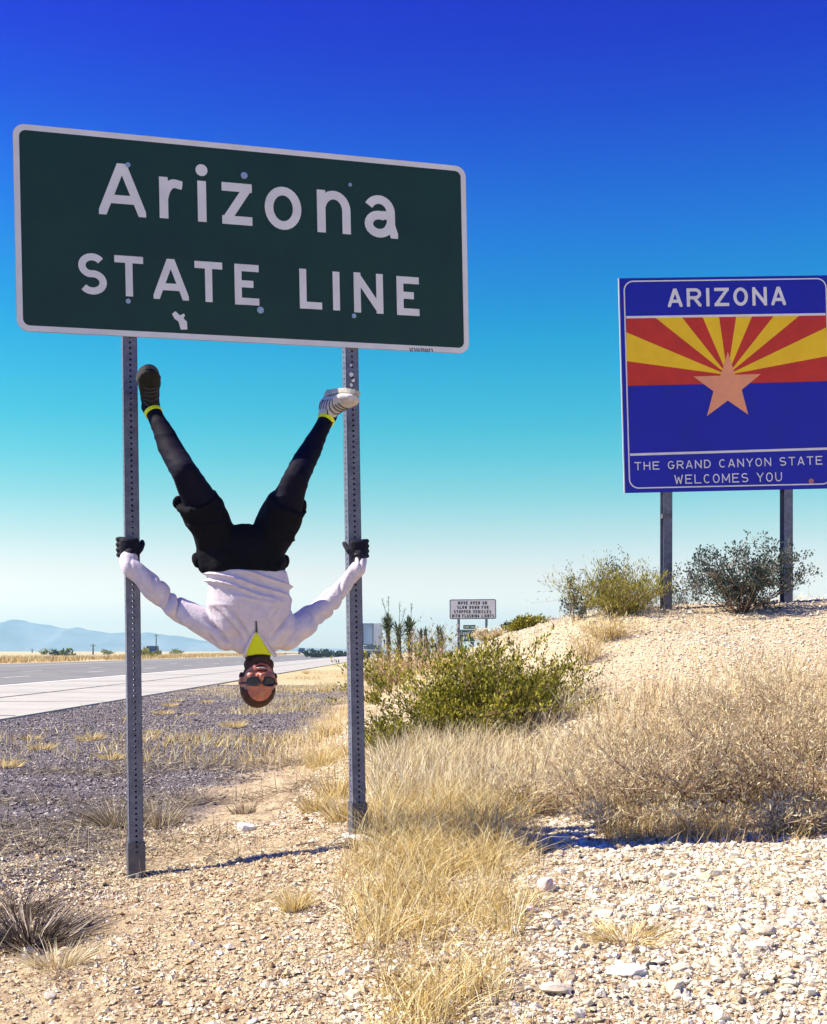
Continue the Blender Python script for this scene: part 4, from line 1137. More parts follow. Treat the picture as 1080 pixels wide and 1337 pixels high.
def pole(x, yt, yb, Yd, label):
    p0 = px(x, yb, Yd); z0 = gh(p0.x, Yd); h = px(x, yt, Yd).z
    t = empty('utility_pole', (p0.x, Yd, z0), label, 'pole')
    bm = bmesh.new(); bm_tube(bm, [(p0.x, Yd, z0 - .3), (p0.x, Yd, h)], [.28, .16], 8); link('post', bm_done(bm, 'post'), M['wood'], t)
    bm = bmesh.new(); bm_box(bm, (p0.x, Yd, h - .5), (1.6, .12, .14)); link('crossarm', bm_done(bm, 'arm'), M['wood'], t)
    for s in (-.7, .7):
        bm = bmesh.new(); bm_tube(bm, [(p0.x + s, Yd, h - .43), (p0.x + s, Yd, h - .2)], .07, 6); link('insulator', bm_done(bm, 'ins'), M['bolt'], t)
pole(121.5, 841, 856, 340, 'short thin utility pole left of the left sign post, below the mountains')
pole(204, 828, 856, 420, 'taller utility pole just right of the dark blue pickup')
pole(42, 847, 855, 520, 'faintest utility pole, near the left edge of the picture')

# ------------------------------------------------------------------ plants
def ribbons(roots, height, lean, width, bend, seed, segs=3, spread=.35):
    """many tapering grass blades as one vertex array; returns V, face list, tint"""
    rg = np.random.default_rng(seed); n = len(roots)
    az = rg.uniform(0, 2 * math.pi, n); out = np.stack([np.cos(az), np.sin(az), np.zeros(n)], 1)
    h = height; ln = (rg.normal(0, spread, (n, 1)) * out + lean); ln[:, 2] = 0
    d0 = np.array([0, 0, 1.0]) + ln; d0 /= np.linalg.norm(d0, axis=1)[:, None]
    side = np.cross(d0, np.stack([np.cos(az * 3.7), np.sin(az * 3.7), np.zeros(n)], 1)); side /= (np.linalg.norm(side, axis=1)[:, None] + 1e-9)
    bd = out * (rg.uniform(.2, 1, n) * bend)[:, None]
    rows = []
    for i in range(segs + 1):
        t = i / segs
        p = roots + d0 * (h * t)[:, None] + (bd + np.array([0, 0, -.25]) * np.abs(rg.uniform(0, 1, n) * bend)[:, None]) * (h * t * t)[:, None]
        wd = width * (1 - t) ** .6
        if i < segs: rows += [p - side * wd[:, None], p + side * wd[:, None]]
        else: rows += [p]
    k = 2 * segs + 1
    V = np.stack(rows, 1).reshape(-1, 3); b = (np.arange(n) * k)[:, None]
    quads = np.concatenate([b + np.array([[2 * i, 2 * i + 1, 2 * i + 3, 2 * i + 2]]) for i in range(segs - 1)]) if segs > 1 else np.zeros((0, 4), int)
    tris = b + np.array([[2 * segs - 2, 2 * segs - 1, 2 * segs]])
    tint = np.repeat(np.clip(rg.beta(.9, .9, n), 0, 1), k)
    return V, [q for q in (quads, tris) if len(q)], tint
def grass(name, roots, height, m, seed, width=.0016, lean=(0, 0, 0), bend=.35, spread=.3, parent=None, segs=3, tintmul=(0, 1)):
    n = len(roots); V, Fl, ti = ribbons(np.asarray(roots, float), np.asarray(height, float) * np.ones(n), np.array(lean, float), np.asarray(width) * np.ones(n), bend, seed, segs, spread)
    me = np_mesh(name, V, Fl); add_tint(me, tintmul[0] + ti * (tintmul[1] - tintmul[0])); return link(name, me, m, parent)
def on_ground(x, y): return np.stack([x, y, ground_h(x, y) - .004], 1)
def scatter(n, x0, x1, y0, y1, seed, dens=None):
    rg = np.random.default_rng(seed); x = rg.uniform(x0, x1, n); y = rg.uniform(y0, y1, n)
    if dens is not None:
        k = rg.uniform(0, 1, n) < dens(x, y); x, y = x[k], y[k]
    return x, y
def pixcol(x, y): return CX + F * x / y         # column of the photograph a spot falls in
def pixrow(x, y): return HY + F * (CAMZ - base_h(x, y)) / y

# golden straw strip in the foreground, between the posts' feet and the gravel bank
def d_strip(x, y):
    c = pixcol(x, y); r_ = pixrow(x, y)
    mid = 585 + 15 * np.sin(r_ / 70.0); wd = 95 + 20 * np.sin(r_ / 45.0 + 1)
    f = np.clip(1.25 - np.abs(c - mid) / wd, 0, 1) ** .8
    cl = np.clip(.5 + 2.2 * fbm(x * 6, y * 6, seed=61), 0.06, 1)
    return f * cl
x, y = scatter(120000, -.6, 1.6, 2.4, 6.6, 1, d_strip)
h = RNG.uniform(.05, .19, len(x)) * (1 + .6 * ss(4.6, 6, y)) 
tag(grass('dry_grass', on_ground(x, y), h, M['straw_gold'], 2, .0016, (.05, 0, 0), .9, .85), 'golden dry grass running down the middle foreground', kind='stuff')
# tall straw behind it and to the right
def d_mass(x, y):
    c = pixcol(x, y); r_ = pixrow(x, y)
    band = ss(6.15, 6.6, y + .25 * fbm(x * 1.5, x * 0 + 3, seed=66)) * (1 - ss(9.0, 10.3, y))
    cl = np.clip(.55 + 2.2 * fbm(x * 2.4, y * 2.4, seed=62), .04, 1)
    return band * cl * ss(475, 500, c) * (1 - .82 * ss(730, 830, c))
x, y = scatter(46000, -.5, 3.8, 6.0, 10.4, 3, d_mass)
h = RNG.uniform(.12, .34, len(x)) * (1 + .35 * fbm(x * 1.2, y * 1.2, seed=9))
tag(grass('tall_straw', on_ground(x, y), h, M['straw_pale'], 4, .0032, (.04, 0, 0), .6, .45), 'tall pale straw standing below the green creosote bush', kind='stuff')
def d_left(x, y):
    c = pixcol(x, y); cl = np.clip(.2 + 1.8 * fbm(x * 1.2, y * 1.2, seed=71), 0, 1)
    return cl * (1 - ss(470, 500, c)) * ss(375, 430, c + 0 * y) 
x, y = scatter(26000, -2.0, .1, 5.9, 20, 5, d_left)
h = RNG.uniform(.05, .16, len(x))
tag(grass('verge_grass', on_ground(x, y), h, M['straw_gold'], 6, .0018, (0, 0, 0), .6, .5), 'low orange dry grass beside the right-hand post', kind='stuff')
# far yellow grass beyond the man and down the verge
def d_far(x, y):
    return np.clip(.0 + 2.6 * fbm(x * .8, y * .3, seed=73), 0, 1) * ss(-6.0, -4.6, x)*(.35 + .65 * ss(-4.4 , -2.6, x))
x, y = scatter(70000, -6.0, 1.2, 11, 60, 7, d_far)
h = RNG.uniform(.06, .2, len(x))
tag(grass('far_verge_grass', on_ground(x, y), h, M['straw_gold'], 8, .0045, (0, 0, 0), .6, .5, segs=2), 'bright yellow grass along the verge behind the hanging man', kind='stuff')
# median strip beyond the highway
x, y = scatter(30000, -46, -33.8, 50, 330, 9, lambda x, y: np.clip(.5 + 1.5 * fbm(x * .3, y * .08, seed=75), 0, 1))
h = RNG.uniform(.3, .9, len(x))
tag(grass('median_grass', on_ground(x, y), h, M['straw'], 10, .03, (0, 0, 0), .5, .5, segs=2), 'strip of tan grass along the far side of the highway', kind='stuff')
# creeping straw on the berm top and skyline
x, y = scatter(46000, -1.6, 7.5, 10.0, 24, 11, lambda x, y: np.clip(.12 + 1.6 * fbm(x * .9, y * .9, seed=77), 0, 1) * (.2 + .8 * ss(13, 15, y)))
h = RNG.uniform(.04, .17, len(x))
tag(grass('bank_grass', on_ground(x, y), h, M['straw_pale'], 12, .003, (0, 0, 0), .5, .5, segs=2), 'thin dry grass on the crest of the gravel bank', kind='stuff')
# flat grey litter around the left post
def d_lit(x, y):
    return np.clip(.12 + 1.9 * fbm(x * 1.6, y * 1.6, seed=81), 0, 1) * (1 - ss(-1.0, -.45, x + .0 * y)) * (1 - ss(10.5, 12, y)) * ss(5.2, 5.7, y + .25 * x)
x, y = scatter(26000, -3.6, -.2, 4.6, 12, 13, d_lit)
r0 = on_ground(x, y); r0[:, 2] += .006
h = RNG.uniform(.06, .22, len(x))
tag(grass('grass_litter', r0, h, M['straw_grey'], 14, .0022, (0, 0, 0), .3, 5.0), 'flattened grey dead stalks lying round the left post', kind='stuff')
x, y = scatter(2600, -3.0, 3.0, 3.1, 6.2, 15)
r0 = on_ground(x, y); r0[:, 2] += .006
tag(grass('fallen_stalks', r0, RNG.uniform(.03, .1, len(x)), M['straw'], 16, .0012, (0, 0, 0), .3, 6.0), 'scattered fallen stalks on the pale dirt', kind='stuff')

def tuft(x_px, y_px, n, h, r, m, label, group, seed, width=.0016, name='grass_tuft', spread=.45, bend=.5, stems=None):
    c = ground_hit(x_px, y_px); rg = np.random.default_rng(seed)
    a = rg.uniform(0, 2 * math.pi, n); q = r * np.sqrt(rg.uniform(0, 1, n)) * .6
    x = c.x + np.cos(a) * q; y = c.y + np.sin(a) * q
    me_root = on_ground(x, y)
    V, Fl, ti = ribbons(me_root - np.array(c), rg.uniform(.4, 1, n) * h, np.stack([np.cos(a), np.sin(a), 0 * a], 1) * (q / r * spread)[:, None], np.ones(n) * width, bend, seed, 3, .25)
    me = np_mesh(name, V, Fl); add_tint(me, ti); o = link(name, me, m); o.location = c
    tag(o, label, 'grass tuft', group); return o
G1 = 'yellow grass tufts in the grey gravel verge'
for i, (x, y, sz) in enumerate(((214, 936, 1), (222, 925, .9), (232, 918, .8), (270, 920, .8), (289, 903, .7), (305, 948, 1.2), (118, 968, 1), (145, 992, .8), (55, 978, .9), (8, 1006, .9), (200, 955, .7), (170, 940, .7), (40, 965, .7), (250, 938, .6))):
    d = ['yellow grass tuft close right of the left post, near the road edge', 'pale tuft second from the left post in the row towards the road', 'pale tuft third from the left post in the row towards the road',
         'yellow tuft left of the hanging head, level with the crown', 'tuft nearest the road edge, left of the hanging head', 'large yellow grass tuft straight below the hanging head', 'yellow tuft in the grey gravel left of the left post',
         'small tuft close to the left side of the left post in the verge', 'yellow tuft midway between the left post and the left picture edge', 'yellow tuft at the left edge of the picture in the gravel',
         'small tuft just right of the left post, nearest the camera of the verge row', 'small tuft half hidden behind the left post', 'faint tuft near the road edge at the far left', 'small pale tuft between the left post and the hanging head'][i]
    tuft(x, y, int(260 * sz), .13 * sz, .22 * sz, M['straw_gold'], d, G1, 100 + i, .003, spread=1.1, bend=.8)
tuft(205, 1085, 300, .22, .18, M['straw_grey'], 'grey dry grass clump growing right behind the left post', 'grey clumps by the left post', 130, .0022, spread=1.5)
tuft(152, 1083, 300, .24, .16, M['straw_grey'], 'grey dry grass clump leaning left beside the left post', 'grey clumps by the left post', 131, .0022, spread=2.2)
tuft(320, 1066, 160, .12, .12, M['straw_grey'], 'low grey grass clump just above the white stone', 'grey clumps by the left post', 132, .0022, spread=.9)
tuft(385, 1192, 240, .12, .07, M['straw_gold'], 'small lone golden grass tuft on bare dirt between the posts', None, 133, .0014, spread=.9)
M['straw_dark'] = mat('dark_dead_straw', (.1, .07, .05), .9, tint=[(.015, .010, .008), (.06, .04, .03), (.16, .12, .09), (.50, .43, .36)])
tuft(40, 1228, 800, .16, .24, M['straw_dark'], 'dark brown dead brush clump in the lower left corner', None, 134, .0026, spread=2.0, bend=.9)
tuft(75, 1262, 320, .12, .13, M['straw_pale'], 'pale grass clump in front of the dark lower left clump', None, 135, .0014, spread=1.2, bend=.9)
tuft(20, 1190, 420, .14, .2, M['straw_dark'], 'grey dead grass clump above the dark clump at the left edge', None, 137, .0016, spread=1.4, bend=.9)
tuft(820, 1225, 420, .09, .17, M['straw_gold'], 'flattened yellow-green tuft on the gravel right of the pink stones', None, 136, .0014, spread=2.5, bend=.9)
TL = ['gold tuft left of the right post, at mid height of the verge path', 'gold tuft just left of the right post, above its foot', 'gold tuft touching the left side of the right post', 'farthest bright gold tuft below the right sleeve', 'gold tuft right of the hanging head in the verge', 'gold tuft hard against the left side of the right post', 'low short gold tuft on the dirt left of the right post', 'gold tuft at the right side of the right post foot', 'gold tuft at the left side of the right post foot']
for i, (x, y, sz) in enumerate(((418, 1000, 1), (440, 1040, 1.1), (432, 960, 1), (400, 880, 1), (425, 905, 1), (455, 985, .9), (412, 1060, .7), (498, 1090, 1.0), (452, 1070, .9))):
    tuft(x, y, 320, .24 * sz, .17 * sz, M['straw_gold'], TL[i], 'golden tufts round the right post', 150 + i, .0020, spread=.7, bend=.7)

# ---------- shrubs
def branch_set(rg, nmain, L, r0, upright=.9, sub=3, depth=2, wob=.25, flat=1.0):
    """main stems from one foot, each splitting; returns list of (points, radii, level)"""
    out_ = []
    def grow(p, d, ln, r, lev):
        n = 5; pts = [p.copy()]; q = p.copy(); dd = d.copy()
        for i in range(n):
            dd = dd + rg.normal(0, wob / n ** .5, 3) * .6 + np.array([0, 0, .05 * upright]); dd /= np.linalg.norm(dd)
            q = q + dd * ln / n; pts.append(q.copy())
        rad = [r * (1 - .75 * i / n) for i in range(n + 1)]
        out_.append((pts, rad, lev))
        if lev < depth:
            for k in range(sub if lev else sub + 1):
                i = rg.integers(1, n + 1); 
                a = dd * .7 + rg.normal(0, .55, 3) + np.array([0, 0, .25 * upright]); a /= np.linalg.norm(a)
                grow(pts[i], a, ln * rg.uniform(.4, .62), r * .55, lev + 1)
    for k in range(nmain):
        az = rg.uniform(0, 2 * math.pi); sp_ = rg.uniform(.1, 1.0)
        d = np.array([math.cos(az) * sp_, math.sin(az) * sp_ * flat, upright]); d /= np.linalg.norm(d)
        grow(np.array([math.cos(az), math.sin(az), 0]) * .03, d, L * rg.uniform(.65, 1.05), r0 * rg.uniform(.7, 1.2), 0)
    return out_
def tubes_np(brs, n=3, minlev=0, maxlev=9, scale=1):
    V, Fq, T = [], [], []
    b = 0
    for pts, rad, lev in brs:
        if not (minlev <= lev <= maxlev): continue
        pts = np.array(pts); m = len(pts); d = np.gradient(pts, axis=0); d /= np.linalg.norm(d, axis=1)[:, None] + 1e-9
        a = np.tile([.3, .8, .52], (m, 1)); u = np.cross(d, a); u /= np.linalg.norm(u, axis=1)[:, None] + 1e-9; v = np.cross(d, u)
        ring = [pts + (u * math.cos(2 * math.pi * k / n) + v * math.sin(2 * math.pi * k / n)) * (np.array(rad)[:, None] * scale) for k in range(n)]
        V.append(np.stack(ring, 1).reshape(-1, 3))
        for i in range(m - 1):
            for k in range(n): Fq.append((b + i * n + k, b + i * n + (k + 1) % n, b + (i + 1) * n + (k + 1) % n, b + (i + 1) * n + k))
        T += [((hash((round(float(pts[1][0]), 4), round(float(pts[1][2]), 4))) % 97) / 97.0)] * (m * n); b += m * n
    return np.concatenate(V), np.array(Fq), np.array(T)
def leaves_np(brs, per, L, wd, seed, minlev=1, up=.5, start=.3, jit=.02):
    rg = np.random.default_rng(seed); P0, D = [], []
    for pts, rad, lev in brs:
        if lev < minlev: continue
        pts = np.array(pts)
        for k in range(per):
            t = rg.uniform(start, 1) * (len(pts) - 1); i = min(int(t), len(pts) - 2); p = pts[i] + (pts[i + 1] - pts[i]) * (t - i)
            d = (pts[i + 1] - pts[i]); d = d / np.linalg.norm(d); P0.append(p + rg.normal(0, jit, 3)); D.append(d)
    P0 = np.array(P0); D = np.array(D); n = len(P0)
    d = D * .6 + rg.normal(0, .5, (n, 3)) + np.array([0, 0, up]); d /= np.linalg.norm(d, axis=1)[:, None]
    s = np.cross(d, rg.normal(0, 1, (n, 3))); s /= np.linalg.norm(s, axis=1)[:, None]
    l = L * rg.uniform(.6, 1.3, n)[:, None]; w2 = wd * rg.uniform(.6, 1.3, n)[:, None]
    V = np.stack([P0, P0 + d * l * .5 + s * w2, P0 + d * l, P0 + d * l * .5 - s * w2], 1).reshape(-1, 3)
    F4 = (np.arange(n) * 4)[:, None] + np.arange(4)[None]
    return V, F4, np.repeat(rg.beta(2, 2, n), 4)
def shrub(name, foot, L, label, cat, nmain, per, leafL, leafW, mleaf, seed, upright=.8, group=None, r0=.008, sub=4, depth=2, scale=(1, 1, 1), wob=.3, mt='twig', minlev=1, up=.5, start=.3):
    rg = np.random.default_rng(seed); brs = branch_set(rg, nmain, L, r0, upright, sub, depth, wob)
    sc = np.array(scale)
    brs = [([p * sc for p in pts], rad, lev) for pts, rad, lev in brs]
    t = empty(name, foot, label, cat, group)
    V, Fq, T = tubes_np(brs); me = np_mesh('stems', V, [Fq]); add_tint(me, T); o = link('stems', me, M[mt], t, world=False)
    if per:
        V, F4, T = leaves_np(brs, per, leafL, leafW, seed + 1, minlev, up, start); me = np_mesh('foliage', V, [F4]); add_tint(me, T); link('foliage', me, mleaf, t, world=False)
    return t
def foot(x, y): 
    p = ground_hit(x, y); p.z -= .02; return p
def foot_at(x, Yd):
    X0 = (x - CX) / F * Yd; return Vector((X0, Yd, gh(X0, Yd) - .03))
# the olive creosote bush in the middle: several close stems read as one bush
shrub('creosote_bush', foot_at(603, 9.9), .88, 'large olive green creosote bush between the sign posts and the gravel bank', 'bush', 48, 19, .036, .0085, M['leaf'], 201, .55, sub=4, r0=.007, scale=(1.1, .9, .66), up=.9, start=.15, minlev=0)
shrub('creosote_bush', foot_at(688, 9.9), .62, 'olive creosote bush with pointed branches at the right end of the large bush', 'bush', 26, 16, .036, .0075, M['leaf'], 202, .65, sub=4, r0=.006, scale=(1.2, .9, .72), up=.9, start=.15, minlev=0)
shrub('creosote_bush', foot_at(522, 9.4), .34, 'low brownish creosote sprig just right of the right sign post', 'bush', 14, 12, .032, .0065, M['leaf'], 203, .6, sub=4, r0=.006, scale=(1.1, .9, .75), up=.9, start=.15, minlev=0)
# on the bank, by the welcome sign
shrub('desert_shrub', foot_at(966, 12.9), .74, 'open dark branched shrub with bluish leaves before the right welcome sign post', 'bush', 26, 13, .032, .0095, M['leaf_blue'], 211, .85, sub=4, r0=.0075, scale=(1.15, .8, .82), wob=.35)
shrub('desert_shrub', foot_at(750, 13.6), .46, 'sparse bluish sprig at the left foot of the yellow-green bank shrub', 'bush', 9, 9, .026, .008, M['leaf_blue'], 212, .9, sub=3, r0=.006, scale=(.7, .7, .95))
shrub('desert_shrub', foot_at(812, 14.3), .62, 'bluish topped shrub rising behind the yellow-green bank shrub', 'bush', 14, 8, .026, .008, M['leaf_blue'], 213, 1.0, sub=3, r0=.006, scale=(1.0, .7, .85))
shrub('desert_shrub', foot_at(893, 14.2), .34, 'small sparse shrub between the two welcome sign posts', 'bush', 9, 8, .022, .007, M['leaf_blue'], 214, .8, sub=3, r0=.005)
shrub('grassy_shrub', foot_at(808, 13.2), .62, 'rounded yellow-green broom shrub left of the welcome sign on the bank', 'bush', 80, 14, .05, .0045, M['leaf'], 215, .6, sub=4, depth=1, r0=.004, scale=(1.3, .9, .8), up=1.2, minlev=0, start=.1)
shrub('grassy_shrub', foot_at(795, 12.2), .34, 'yellowish low shrub in front of the rounded bank shrub', 'bush', 40, 8, .05, .003, M['straw_gold'], 216, .75, sub=3, depth=1, r0=.003, scale=(1.3, .9, .7), up=1.2, minlev=0, start=.1)
shrub('grassy_shrub', foot_at(765, 11.6), .3, 'leggy straw shrub at the left foot of the bank shrubs', 'bush', 30, 5, .05, .003, M['straw_gold'], 217, .9, sub=3, depth=1, r0=.003, up=1.2, minlev=0)
shrub('creosote_bush', foot_at(672, 18), .2, 'leafy low bush on the skyline right of the white warning sign', 'bush', 22, 9, .045, .012, M['leaf_blue'], 218, .6, sub=4, r0=.006, scale=(1.2, .8, .75))
shrub('creosote_bush', foot_at(690, 16.5), .16, 'olive low bush below the skyline bush by the warning sign', 'bush', 26, 9, .045, .01, M['leaf'], 219, .5, sub=4, r0=.006, scale=(1.3, .8, .8))
shrub('grassy_shrub', foot_at(503, 21), .74, 'grey-green shrub right of the box truck behind the post', 'bush', 40, 8, .07, .009, M['leaf'], 220, .8, sub=3, depth=1, r0=.006, up=1.1, minlev=0)
shrub('grassy_shrub', foot_at(553, 24), .90, 'greyish low shrub under the small twin yuccas', 'bush', 40, 8, .07, .010, M['straw_grey'], 221, .7, sub=3, depth=1, r0=.006, up=1.1, minlev=0)
shrub('grassy_shrub', foot_at(525, 18), .60, 'reddish brown dry shrub below the tall yuccas', 'bush', 46, 8, .05, .006, M['straw'], 222, .6, sub=3, depth=1, r0=.005, up=1.0, minlev=0, scale=(1.3, .8, .8))
shrub('grassy_shrub', foot_at(585, 15), .26, 'yellow straw shrub behind the large olive bush', 'bush', 46, 8, .05, .006, M['straw_gold'], 223, .6, sub=3, depth=1, r0=.005, up=1.0, minlev=0, scale=(1.5, .8, .8))
shrub('grassy_shrub', foot_at(640, 17), .20, 'straw shrub under the white warning sign', 'bush', 46, 8, .05, .006, M['straw_pale'], 224, .6, sub=3, depth=1, r0=.005, up=1.0, minlev=0, scale=(1.4, .8, .8))
# dry twiggy brush on the right
BR = 'dry twiggy brush on the right'
brush = [(705, 6.35, .26, 'reddish twiggy brush behind the left end of the sign shadow'), (790, 6.1, .36, 'grey twig bush at the right end of the sign shadow'),
         (850, 6.1, .42, 'purplish dead brush second from the sign shadow'), (915, 6.15, .44, 'dense dark brush right of centre in the right thicket'),
         (985, 6.15, .46, 'brown dead brush below the middle of the bank thicket'), (1055, 6.1, .46, 'dark dead brush at the right edge of the picture'),
         (815, 7.1, .44, 'pale grey brush in the second row of the thicket, left end'), (890, 7.1, .46, 'pinkish brush in the second row of the thicket, middle'),
         (970, 7.2, .48, 'tan brush in the second row of the thicket, right of middle'), (1045, 7.2, .50, 'tan brush in the second row of the thicket, right end'),
         (1010, 8.4, .42, 'light tan brush at the top of the thicket by the right edge'), (930, 8.3, .34, 'straw-coloured brush at the top left of the thicket'),
         (825, 5.72, .24, 'low sprawling brush at the front left of the thicket, beside the sign shadow'), (905, 5.7, .26, 'low sprawling brush at the front middle of the thicket'),
         (980, 5.72, .28, 'low sprawling brush at the front of the thicket, right of middle'), (1060, 5.7, .28, 'low sprawling brush at the front right corner of the thicket')]
for i, (x, Yd, L, lab) in enumerate(brush):
    shrub('dry_brush', foot_at(x, Yd), L, lab, 'brush', 30 if i < 12 else 16, 2 if i < 6 else 3, .03, .0030, M['straw_pale'], 240 + i, .75, BR, .0046, 4, 2, (1.2, .9, .8) if i < 12 else (1.3, .8, .6), .5, up=.4, mt='twig' if i in (0, 3, 4, 5) else 'twig_pale')
x, y = scatter(15000, .8, 4.2, 5.95, 10.4, 17, lambda x, y: ss(735, 830, pixcol(x, y)) * np.clip(.5 + fbm(x * 2, y * 2, seed=85), 0, 1) * (1 - .7 * ss(8.6, 10, y)))
tag(grass('thicket_straw', on_ground(x, y), RNG.uniform(.08, .3, len(x)), M['straw'], 18, .0024, (.03, 0, 0), .5, .45), 'brown straw growing through the right-hand thicket', kind='stuff')
x, y = scatter(36000, .7, 2.6, 5.25, 6.3, 19, lambda x, y: ss(770, 810, pixcol(x, y)) * ss(5.3, 5.75, y) * np.clip(.6 + 1.5 * fbm(x * 2.5, y * 2.5, seed=87), 0, 1))
r0 = on_ground(x, y); tag(grass('creeping_straw', r0, RNG.uniform(.04, .14, len(x)), M['straw'], 20, .0018, (0, 0, 0), .5, 1.0), 'creeping dry stalks in front of the right-hand thicket', kind='stuff')

x, y = scatter(9000, .2, 2.4, 3.6, 5.7, 51, lambda x, y: np.clip(-.05 + 1.7 * fbm(x * 2.2, y * 2.2, seed=88), 0, 1) * (.25 + .75 * ss(4.6, 5.5, y)))
tag(grass('stray_straw', on_ground(x, y), RNG.uniform(.03, .12, len(x)), M['straw_gold'], 52, .0013, (0, 0, 0), .5, 1.4), 'stray straw growing thinly through the right foreground gravel', kind='stuff')
x, y = scatter(16000, .8, 5.6, 8.4, 13.5, 53, lambda x, y: np.clip(.0 + 1.5 * fbm(x * 1.4, y * 1.4, seed=89), 0, 1))
tag(grass('slope_straw', on_ground(x, y), RNG.uniform(.04, .16, len(x)), M['straw_pale'], 54, .0022, (0, 0, 0), .5, .6), 'thin pale straw on the bare slope above the thicket', kind='stuff')
x, y = scatter(9000, -2.2, .1, 3.4, 7.5, 55, lambda x, y: np.clip(-.05 + 1.7 * fbm(x * 1.8, y * 1.8, seed=90), 0, 1))
r0 = on_ground(x, y); r0[:, 2] += .008
tag(grass('straw_litter', r0, RNG.uniform(.04, .16, len(x)), M['straw_pale'], 56, .0012, (0, 0, 0), .3, 6.0), 'loose pale straw lying on the dirt between the posts', kind='stuff')

# yuccas with flower stalks
def yucca(x, Yd, hy, label, stalks, nb=150, hr=.50, group=None):
    f_ = foot_at(x, Yd); zt = px(x, hy, Yd).z - f_.z
    t = empty('yucca', f_, label, 'yucca', group)
    bm = bmesh.new(); bm_tube(bm, [(0, 0, -.1), (.03, 0, zt * .5), (0, 0, zt)], [.10, .09, .08], 8); link('trunk', bm_done(bm, 'trunk'), M['yuccatrunk'], t, world=False)
    rg = np.random.default_rng(int(x * 7)); n = nb
    V = []; Fq = []
    for k in range(n):
        az = rg.uniform(0, 2 * math.pi); e = rg.uniform(-.5, 1.4); d = np.array([math.cos(az) * math.cos(e), math.sin(az) * math.cos(e), math.sin(e)])
        s = np.cross(d, [0, 0, 1]); s /= np.linalg.norm(s) + 1e-6; L = hr * rg.uniform(.7, 1.1); p = np.array([0, 0, zt - .05 - .8 * rg.uniform(0, 1) ** 3.5])
        b = len(V); V += [p - s * .04, p + s * .04, p + d * L * .6 + s * .032 - np.array([0, 0, .02]), p + d * L * .6 - s * .032 - np.array([0, 0, .02]), p + d * L]
        Fq.append([b, b + 1, b + 2, b + 3]); Fq.append([b + 3, b + 2, b + 4, b + 4])
    me = mesh_from('crown', [tuple(v) for v in V], [tuple(f) if f[2] != f[3] else tuple(f[:3]) for f in Fq]); add_tint(me, np.repeat(rg.uniform(0, 1, n), 5)); link('crown', me, M['yucca'], t, world=False)
    for (tx, ty) in stalks:
        q = px(tx, ty, Yd) - f_; bm = bmesh.new(); p0 = Vector((0, 0, zt))
        bm_tube(bm, [p0, p0.lerp(q, .5) + Vector((.02, 0, 0)), q], [.014, .011, .007], 5)
        rs = random.Random(int(tx * 3))
        for k in range(16):
            c = p0.lerp(q, rs.uniform(.6, 1)); e = c + Vector((rs.uniform(-.09, .09), rs.uniform(-.09, .09), rs.uniform(.03, .10))); bm_tube(bm, [c, e], [.006, .004], 3)
        link('flower_stalk', bm_done(bm, 'stalk'), M['ocotillo'], t, world=False)
YC = 'yuccas beyond the olive bush'
yucca(506.5, 46, 813, 'tall yucca with two long flower stalks, leftmost of the three', [(499, 783), (507.5, 778)], group=YC)
yucca(520.5, 47, 822, 'bushy middle yucca with thin upright flower stalks', [(522, 786), (529, 796)], group=YC, nb=90)
yucca(534.5, 46, 817, 'yucca with one leaning flower stalk, rightmost of the tall three', [(538, 789)], group=YC)
yucca(549.5, 60, 826, 'small left one of the paired short yuccas', [], 50, .36, YC)
yucca(555.5, 60, 824.5, 'small right one of the paired short yuccas', [], 50, .36, YC)
yucca(573.5, 52, 824, 'short thick yucca left of the exit sign', [], 80, .40, YC)
yucca(576.5, 54, 830, 'pale green short yucca leaning on the thick yucca', [], 60, .36, YC)
# bushes across the road
for i, (x, Yd, L, lab) in enumerate(((78, 190, 2.1, 'dark green bush beyond the highway, near the left edge'), (86, 195, 1.6, 'smaller green bush right beside the dark bush across the highway'), (194, 170, 2.0, 'yellow-green bush in front of the blue pickup'),
                                     (413, 190, 2.2, 'dark green bush by the highway, left of the right post'), (421, 200, 2.0, 'rounder green bush beside the highway near the right post'), (435, 210, 1.9, 'low green bush nearest the right post on the horizon'), (446, 230, 1.9, 'green bush touching the right post on the horizon'),
                                     (60, 330, 2.5, 'grey bush on the horizon below the left mountains'), (140, 340, 2.4, 'low bush on the horizon left of the left post'), (232, 330, 2.4, 'low bush on the horizon right of the utility pole'), (330, 300, 2.0, 'low bush behind the hanging head on the horizon'))):
    shrub('roadside_bush', foot_at(x, Yd), L * .8, lab, 'bush', 16, 6, .38, .15, M['leaf_blue'] if i in (0, 3, 4, 5, 6) else M['leaf'], 300 + i, .45, r0=.03, sub=3, depth=1, scale=(1.15, .8, .7))

# twigs and sticks
def stick(x0, y0, x1, y1, r, label, seed, sag=.01):
    a = ground_hit(x0, y0); b = ground_hit(x1, y1); rs = random.Random(seed); pts = []
    for i in range(8):
        p = a.lerp(b, i / 7); p.x += rs.uniform(-.02, .02); p.y += rs.uniform(-.03, .03); p.z = gh(p.x, p.y) + r + rs.uniform(0, .015); pts.append(p - a)
    bm = bmesh.new(); bm_tube(bm, pts, [r * (1 - .08 * i) for i in range(8)], 6)
    k = pts[4]; bm_tube(bm, [k, k + Vector((.05, .06, .03)), k + Vector((.12, .09, .02))], [r * .6, r * .5, r * .3], 5)
    o = link('dead_stick', bm_done(bm, 'stick'), M['bark']); o.location = a; tag(o, label, 'stick'); return o
stick(215, 1068, 296, 1040, .006, 'dark fallen stick behind the left post on the right side', 1)
stick(35, 1118, 100, 1090, .006, 'dark fallen stick left of the left post', 2)
stick(285, 1016, 345, 1018, .008, 'pale curled dead branch lying above the white stone', 3)
